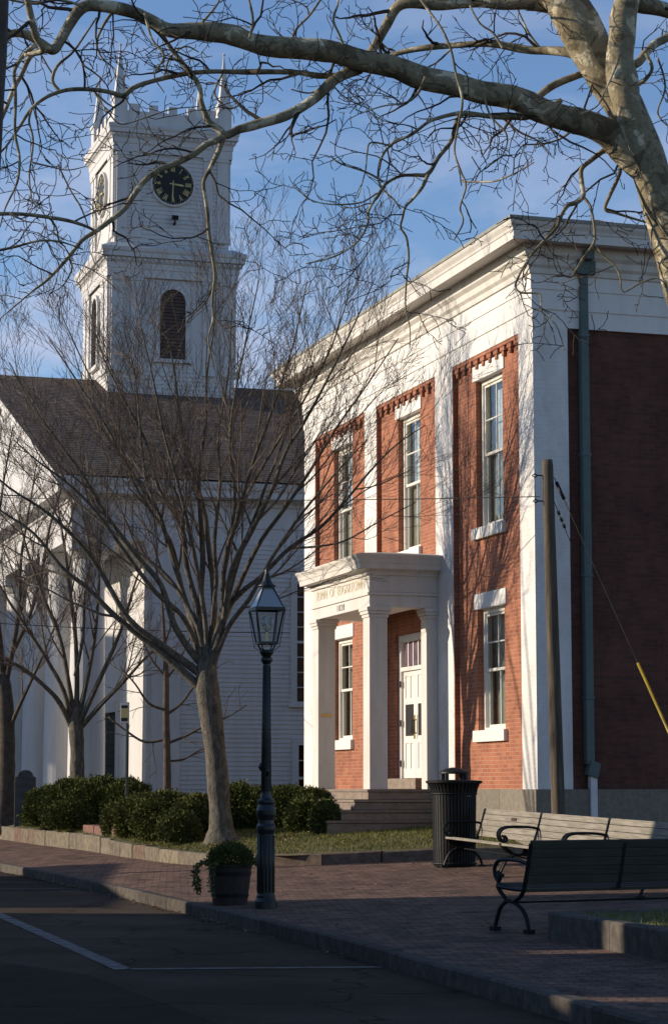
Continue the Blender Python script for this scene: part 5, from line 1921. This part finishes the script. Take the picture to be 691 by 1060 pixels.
for i in range(9):
    a = rng.choice([math.pi, math.pi * .9, math.pi * 1.15, 0.1, -.2, .3, math.pi * 1.3, 3.3, 2.8]) + rng.uniform(-.3, .3)
    ca, sa = math.cos(a), math.sin(a)
    rr_ = rng.uniform(.06, .16)
    h = rng.uniform(.15, .42)
    pts = [Vector((.22 * ca, .22 * sa, .52)), Vector((.31 * ca, .31 * sa, .56)), Vector(((.33 + rr_) * ca, (.33 + rr_) * sa, .50)), Vector(((.34 + rr_) * ca, (.34 + rr_) * sa, .50 - h * .6)), Vector(((.30 + rr_) * ca, (.30 + rr_) * sa, .50 - h))]
    pts = [p for p, _ in lerp_path([(p, 0) for p in pts], 3)]
    m = MB()
    m.tube(pts, .006, 4)
    m.build('trailing_stem', M['barkdark'], pl)
    for p in pts[3:]:
        for q in range(4):
            g = Vector((rng.gauss(0, 1), rng.gauss(0, 1), rng.gauss(-.3, .8))).normalized()
            sd = rand_perp(g, rng)
            lf.add([p, p + g * .025 - sd * .014, p + g * .055, p + g * .025 + sd * .014], [(0, 1, 2, 3)])
lf.build('trailing_leaves', M['juniper'], pl)

# ------------------------------------------------------------------ litter bin
BX, BY = at(470, 895, 34.4).x, 34.4
BZ = zs(BX, BY)
bn = empty('litter_bin', (BX, BY, BZ), .15)
tag(bn, 'black slatted steel litter bin with domed lid beside the porch steps', 'litter bin')
m = MB()
for i in range(40):
    a = 2 * math.pi * i / 40
    c, s = math.cos(a), math.sin(a)
    prof = [(.315, .05), (.325, .3), (.335, .9), (.34, 1.08), (.365, 1.18), (.405, 1.27)]
    for (r0, z0), (r1, z1) in zip(prof, prof[1:]):
        t = Vector((-s, c, 0)) * .018
        m.add([Vector((r0 * c, r0 * s, z0)) - t, Vector((r0 * c, r0 * s, z0)) + t, Vector((r1 * c, r1 * s, z1)) + t, Vector((r1 * c, r1 * s, z1)) - t,
               Vector(((r0 - .012) * c, (r0 - .012) * s, z0)) - t, Vector(((r0 - .012) * c, (r0 - .012) * s, z0)) + t, Vector(((r1 - .012) * c, (r1 - .012) * s, z1)) + t, Vector(((r1 - .012) * c, (r1 - .012) * s, z1)) - t],
              [(0, 1, 2, 3), (7, 6, 5, 4), (0, 4, 5, 1), (1, 5, 6, 2), (2, 6, 7, 3), (3, 7, 4, 0)])
m.build('bars', M['iron'], bn)


def torus(m, R, z, r, n=40):
    m.tube([(R * math.cos(2 * math.pi * i / n), R * math.sin(2 * math.pi * i / n), z) for i in range(n + 1)], r, 8, cap=False)


m = MB()
for R_, z_, r_ in ((.325, .05, .02), (.345, 1.10, .014), (.41, 1.275, .022)):
    m = MB()
    torus(m, R_, z_, r_)
    m.build('ring', M['iron'], bn, smooth=True)
m = MB()
m.lathe([(.30, .0), (.31, .03), (.29, .05)], 32)
m.build('base', M['iron'], bn, smooth=True)
m = MB()
m.lathe([(.27, .05), (.29, 1.02), (.285, 1.03)], 32)
m.build('liner', M['iron'], bn, smooth=True)
m = MB()
m.lathe([(.22, 1.27), (.43, 1.275), (.435, 1.295), (.23, 1.31)], 40)
lid = m.build('lid', M['iron'], bn)
m = MB()
m.lathe([(.215, 1.40), (.225, 1.405), (.22, 1.43), (.14, 1.475), (.05, 1.495), (.0, 1.50)], 32)
for i in range(4):
    a = math.pi / 4 + i * math.pi / 2
    m.tube([(.20 * math.cos(a), .20 * math.sin(a), 1.29), (.20 * math.cos(a), .20 * math.sin(a), 1.41)], .035 if i % 2 else .028, 8)
m.build('rain_bonnet', M['iron'], lid)


# ------------------------------------------------------------------ benches
def bench(loc, rz, Ln, label, frames, wood, H=.83, group='slatted park benches on the brick pavement'):
    """local x along the seat, sitters face local -y"""
    root = empty('park_bench', loc, rz)
    tag(root, label, 'bench', group)
    for i in range(5):
        m = MB()
        y = -.44 + i * .098
        z = .44 - .012 * i + (.004 if i else -.005)
        m.obox((0, y, z), (Ln / 2 - .03, 0, 0), (0, .041, -.004), (0, .002, .016))
        m.build('seat_slat', wood, root, bevel=.005)
    for i in range(5):
        m = MB()
        z = .50 + i * .083
        y = .035 + (z - .44) * .27
        m.obox((0, y, z), (Ln / 2 - .03, 0, 0), (0, .015, -.004), (0, .010, .0385))
        m.build('back_slat', wood, root, bevel=.005)
    for x in frames:
        m = MB()
        if x == 0.02:
            m.obox((x, .088, .62), (.02, 0, 0), (0, .012, -.003), (0, .06, .22))
            m.build('centre_strap', M['iron'], root)
            continue
        T_ = lambda pts, r: m.tube([p for p, _ in lerp_path([(Vector(p), 0) for p in pts], 4)], r, 6)
        T_([(x, -.50, .02), (x, -.47, .10), (x, -.40, .22), (x, -.30, .29), (x, -.40, .37), (x, -.45, .42)], .021)                       # front leg, S curve
        T_([(x, .10, .02), (x, .07, .12), (x, -.02, .22), (x, -.18, .28), (x, -.30, .29)], .021)                                          # rear leg crossing
        T_([(x, -.18, .28), (x, -.04, .34), (x, .02, .42), (x, .09, .62), (x, .15, .84)], .023)                                           # back support
        T_([(x, -.45, .42), (x, -.2, .405), (x, .02, .40)], .022)                                                                        # seat rail
        T_([(x, .10, .65), (x, -.06, .675), (x, -.28, .68), (x, -.43, .665), (x, -.50, .60), (x, -.49, .52), (x, -.43, .47), (x, -.40, .52), (x, -.44, .56)], .020)   # scrolled arm
        for fy in (-.50, .10):
            m.box(x - .035, x + .035, fy - .05, fy + .05, -.01, .035)
        m.build('iron_frame', M['iron'], root, smooth=False)
    m = MB()
    if len(frames) > 1:
        m.tube([(frames[0], -.2, .275), (frames[-1], -.2, .275)], .010, 6)
        m.build('tie_rod', M['iron'], root)
    return root


ax = Vector((.26, -.965)).normalized()
ang = math.atan2(ax.y, ax.x)
st0 = Vector((2.12, 34.15))
labs = ['sunlit slatted bench with a small plaque, next to the litter bin', 'middle bench of the sunlit row, between the plaque bench and half shaded bench',
        'nearest bench of the sunlit row, its right end in shadow behind the dark bench']
for i in range(3):
    c = st0 + ax * (1.27 + 2.53 * i)
    z = zs(c.x, c.y)
    ra = bench((c.x, c.y, z - .002), ang, 2.5, labs[i], (-1.22, 1.22), M['slat'])
    # follow the gentle fall of the pavement
    za, zb = zs(*(st0 + ax * (2.53 * i))), zs(*(st0 + ax * (2.53 * (i + 1))))
    ra.rotation_euler = (0, -math.atan2(zb - za, 2.53), ang)
    if i == 0:
        m = MB()
        zz = .50 + 3 * .083
        m.obox((.22, .035 + (zz - .44) * .27 - .021, zz), (.11, 0, 0), (0, .004, -.001), (0, .006, .024))
        m.build('plaque', M['barrel'], ra)
ax2 = Vector((-.88, -.47)).normalized()
ang2 = math.atan2(ax2.y, ax2.x)
c = Vector((1.80, 21.62)) - ax2 * 1.1
bench((c.x, c.y, .195), ang2, 2.26, 'dark shaded bench seen from behind in the foreground beside the granite edged bed', (-1.1, 0.02, 1.1), M['slat_shaded'], group='slatted park benches on the brick pavement')

# ------------------------------------------------------------------ utility pole, guy and wires
YP = 35.2
pb, pt_ = at(579, 852, YP), at(566, 476, YP)
pb.z = .35
up = empty('utility_pole', (pb.x, pb.y, pb.z))
tag(up, 'leaning weathered timber pole at the corner of the brick hall with a yellow guy guard', 'utility pole')
b0 = Vector((0, 0, -.3))
tp = pt_ - pb
m = MB()
pts = [b0 + (tp - b0) * t for t in (0, .1, .25, .4, .55, .7, .85, .985, 1.0)]
m.tube(pts, [.112, .110, .106, .102, .099, .095, .092, .089, .078], 16)
m.build('timber', M['pole'], up, smooth=True)


def pole_at(y):
    f = (852 - y) / (852 - 476)
    return b0 * 0 + tp * f


for y in (491, 515):
    q = pole_at(y)
    m = MB()
    m.tube([q + Vector((-.09, -.02, 0)), q + Vector((-.17, -.02, 0)), q + Vector((-.21, -.02, .03)), q + Vector((-.25, -.02, 0)), q + Vector((-.21, -.02, -.03)), q + Vector((-.17, -.02, 0))], .012, 6)
    m.build('eye_bolt', M['iron'], up)
m = MB()
q1, q2 = pole_at(491), pole_at(515)
m.tube([q1 + Vector((-.21, -.02, -.02)), q1.lerp(q2, .5) + Vector((-.22, -.02, 0)), q2 + Vector((-.21, -.02, .02))], .006, 5)
m.build('bond_wire', M['wire'], up)


def rel(px_, py_, Y):
    return at(px_, py_, Y) - pb


ga = rel(573, 494, YP - .02)
gb = rel(700, 776, 33.6)
gnd = ga + (gb - ga) * 1.0
k = (0 - pb.z + .15 - ga.z) / (gb.z - ga.z)
gnd = ga + (gb - ga) * k
m = MB()
m.tube([ga, gnd], .007, 5)
m.build('guy_wire', M['wire'], up)
f0 = (690 - 494) / (776 - 494)
m = MB()
m.tube([ga + (gb - ga) * f0, ga + (gb - ga) * min(k * .985, 1.6)], .025, 10)
m.build('guy_guard', M['yellow'], up, smooth=True)
m = MB()
m.tube([ga + (gb - ga) * .02, ga + (gb - ga) * .085], .028, 8)
m.build('strain_insulator', M['iron'], up, smooth=True)
ga2 = rel(572, 517, YP - .02)
gb2 = rel(592, 566, YP + .55)
m = MB()
m.tube([ga2, gb2], .007, 5)
for f in (.28, .42, .56):
    m.tube([ga2 + (gb2 - ga2) * (f - .03), ga2 + (gb2 - ga2) * (f + .03)], .026, 8)
m.build('service_cable', M['wire'], up)


def span(a, b, sag, r, label):
    pts = []
    for i in range(25):
        t = i / 24
        p = a.lerp(b, t)
        p.z -= sag * 4 * t * (1 - t)
        pts.append(p)
    m = MB()
    m.tube(pts, r, 5)
    return tag(m.build('overhead_wire', M['wire']), label, 'wire', 'overhead wires')


span(at(558, 514, YP), at(-330, 500, 46), .18, .008, 'thin wire running left from the timber pole across the front of the brick hall')
span(at(300, 655, 58.8), at(-80, 640, 48), .08, .009, 'thin wire in front of the church side wall and the lamp lantern')

# ------------------------------------------------------------------ notice post and grave marker
sx_, sy_ = at(131.5, 800, 47.6).x, 47.6
sp_ = empty('sign_post', (sx_, sy_, zl(sx_, sy_)))
tag(sp_, 'thin dark post with a small yellow and white notice rising between the two hedges', 'sign post')
m = MB()
zt_s = at(131, 728, sy_).z - zl(sx_, sy_)
m.tube([(0, 0, -.1), (0, 0, zt_s + .02)], .035, 8)
m.build('post', M['green_iron'], sp_)
m = MB()
m.obox((-.06, -.045, zt_s - .21), (.085, -.0, 0), (0, .008, 0), (0, 0, .21))
sg = m.build('sign_panel', M['pvc'], sp_, bevel=.004)
m = MB()
m.obox((-.06, -.056, zt_s - .21), (.068, 0, 0), (0, .002, 0), (0, 0, .10))
m.build('yellow_field', M['signyellow'], sg)
for dz, hh in ((-.075, .03), (-.345, .035)):
    m = MB()
    m.obox((-.06, -.056, zt_s + dz), (.068, 0, 0), (0, .002, 0), (0, 0, hh))
    m.build('dark_band', M['shutter'], sg)

hx, hy = at(26, 845, 56.6).x, 56.6
hz = zl(hx, hy)
m = MB()
htop = at(26, 797, hy).z
wd = .26
prof = [(-wd, hz - .1), (wd, hz - .1), (wd, htop - .18), (wd - .06, htop - .16)]
for i in range(13):
    a = math.pi * i / 12
    prof.append(((wd - .07) * math.cos(a), htop - .16 + .16 * math.sin(a)))
prof.append((-wd + .06, htop - .16))
prof.append((-wd, htop - .18))
k = len(prof)
vs = [(hx + u, hy - .07, z) for u, z in prof] + [(hx + u, hy + .07, z) for u, z in prof]
m.add(vs, [tuple(range(k)), tuple(range(2 * k - 1, k - 1, -1))] + [(i, k + i, k + (i + 1) % k, (i + 1) % k) for i in range(k)])
tag(m.build('grave_marker', M['stone_dark'], bevel=.01), 'dark upright stone slab with a rounded top on the grass by the church columns', 'stone marker')


# ------------------------------------------------------------------ the far side of the street (left of the view), which shades the road
def shop(name, x, y0, y1, h, depth, label, mtl, gable=False, gapspec=None):
    r = empty(name, (x, (y0 + y1) / 2, 0))
    tag(r, label, 'building', 'buildings across the street')
    m = MB()
    L2 = (y1 - y0) / 2
    holes = []
    n = int((y1 - y0) / 3.2) if h > 6 else 0
    for i in range(n):
        c = -L2 + (i + .5) * (y1 - y0) / n
        holes += [(c - .55, c + .55, 4.4, 6.3), (c - 1.0, c + 1.0, .7, 2.9)]
    holed(m, 'y', 0, -L2, L2, 0, h, holes, -.2)
    m.quad((0, -L2, 0), (-depth, -L2, 0), (-depth, -L2, h), (0, -L2, h))
    m.quad((0, L2, 0), (-depth, L2, 0), (-depth, L2, h), (0, L2, h))
    m.quad((-depth, -L2, 0), (-depth, L2, 0), (-depth, L2, h), (-depth, -L2, h))
    if gable:
        m.add([(0, -L2, h), (-depth, -L2, h), (-depth / 2, -L2, h + 2.6)], [(0, 1, 2)])
        m.add([(0, L2, h), (-depth, L2, h), (-depth / 2, L2, h + 2.6)], [(0, 1, 2)])
    m.build('wall', mtl, r)
    m = MB()
    if gable:
        m.quad((.3, -L2 - .3, h - .1), (.3, L2 + .3, h - .1), (-depth / 2, L2 + .3, h + 2.65), (-depth / 2, -L2 - .3, h + 2.65))
        m.quad((-depth - .3, -L2 - .3, h - .1), (-depth - .3, L2 + .3, h - .1), (-depth / 2, L2 + .3, h + 2.65), (-depth / 2, -L2 - .3, h + 2.65))
    else:
        m.quad((.0, -L2, h - .3), (0, L2, h - .3), (-depth, L2, h - .3), (-depth, -L2, h - .3))
    m.build('roof', M['roof'], r)
    for hh in holes:
        m = MB()
        m.box(-.16, -.10, hh[0], hh[1], hh[2], hh[3])
        m.build('window', M['dial'], r)
    return r


shop('shop_building', -14.5, -14, 12.0, 8.4, 11, 'long white shop building opposite the near kerb, out of view at left', M['church'])
shop('brick_shop', -14.5, 12.1, 16.75, 8.2, 3, 'narrow brick shop opposite the raised bed, out of view at left', M['brick_shaded'])
shop('near_sun_gap_block', -14.7, 16.77, 17.33, 5.1, 3, 'added low brick block letting sun through between two shops, out of view at left', M['brick_shaded'])  # added low block, lets a strip of sun reach the near pavement
shop('grey_shop', -14.5, 17.35, 20.9, 8.1, 3, 'grey clapboard shop between two added low gaps, out of view at left', M['church'])  # row split and kept shallow so slanting sun gets through the low gaps
shop('far_sun_gap_block', -14.7, 20.92, 21.53, 5.2, 3, 'added low block letting sun past the corner shop, out of view at left', M['brick_shaded'])  # added low block, lets a strip of sun reach the bed kerb
shop('corner_shop', -14.5, 21.55, 29.6, 8.0, 3, 'brick corner shop opposite the lamp post, out of view at left', M['brick_shaded'])
shop('shade_block', -15.0, 31.0, 41.6, 3.7, 6, 'added low white block shading the road and pavement, out of view at left', M['church'])  # unseen block added to shade the road and pavement at the left
shop('shading_house', -21.0, 65.2, 90, 9.2, 9, 'added gabled house shading the church columns, out of view at left', M['church'], gable=True)  # unseen house added, placed and raised to shade the church columns

# tall bare tree across the street whose shadow falls on the brick front
rngx = random.Random(55)
xt = empty('tall_bare_tree', (0, 0, 0))
tag(xt, 'tall bare tree across the street, out of view at left', 'tree')
bp_ = Vector((-12.6, 37.75, 0))
path = limb(xt, [(bp_, .20), (bp_ + Vector((.05, -.05, 2.0)), .15), (bp_ + Vector((.1, -.1, 4.0)), .11), (bp_ + Vector((.1, -.1, 5.6)), .05)], M['barkelm'], 12, 'trunk')
tw = MB()
TALL = dict(ELM, gap=(1.5,), start=(.3,), len=((.5, 1.1),), rad=(.020,), nseg=(6,), tip=.006)
for i in range(6):
    a = 2 * math.pi * i / 6 + .3
    t_ = Vector((math.cos(a) * .8, math.sin(a), 0))
    s = rngx.uniform(.75, 1.1)
    st_ = bp_ + Vector((.1, -.1, rngx.uniform(3.6, 5.0)))
    pts = [(st_, .06), (st_ + t_ * .5 * s + UPZ * 1.1, .045), (st_ + t_ * 1.2 * s + UPZ * 2.6, .032), (st_ + t_ * 1.9 * s + UPZ * 3.8, .022), (st_ + t_ * 2.3 * s + UPZ * 4.8, .014), (st_ + t_ * 2.6 * s + UPZ * 5.8, .010)]
    sprout(tw, limb(xt, pts, M['barkelm'], 7), rngx, TALL)
o = tw.build('twigs', M['twigelm'], xt)
o["kind"] = "stuff"

# bare woods far beyond the church
rng = random.Random(91)
m = MB()
for i in range(900):
    X, Y = rng.uniform(-150, 70), rng.uniform(150, 190)
    h = rng.uniform(6, 11)
    m.tube([(X, Y, -.2), (X + rng.gauss(0, .3), Y, h * .5), (X + rng.gauss(0, .8), Y, h)], [.16, .11, .03], 4, cap=False)
    for k in range(16):
        t = rng.uniform(.3, .95)
        dx, dz = rng.gauss(0, 1.6), rng.uniform(.6, 2.6)
        m.tube([(X, Y, h * t), (X + dx * .5, Y + rng.gauss(0, .6), h * t + dz * .45), (X + dx, Y + rng.gauss(0, 1), h * t + dz)], [.05, .035, .015], 3, cap=False)
tag(m.build('far_woods', M['twigelm']), 'distant bare woods beyond the church', 'woods', kind='stuff')
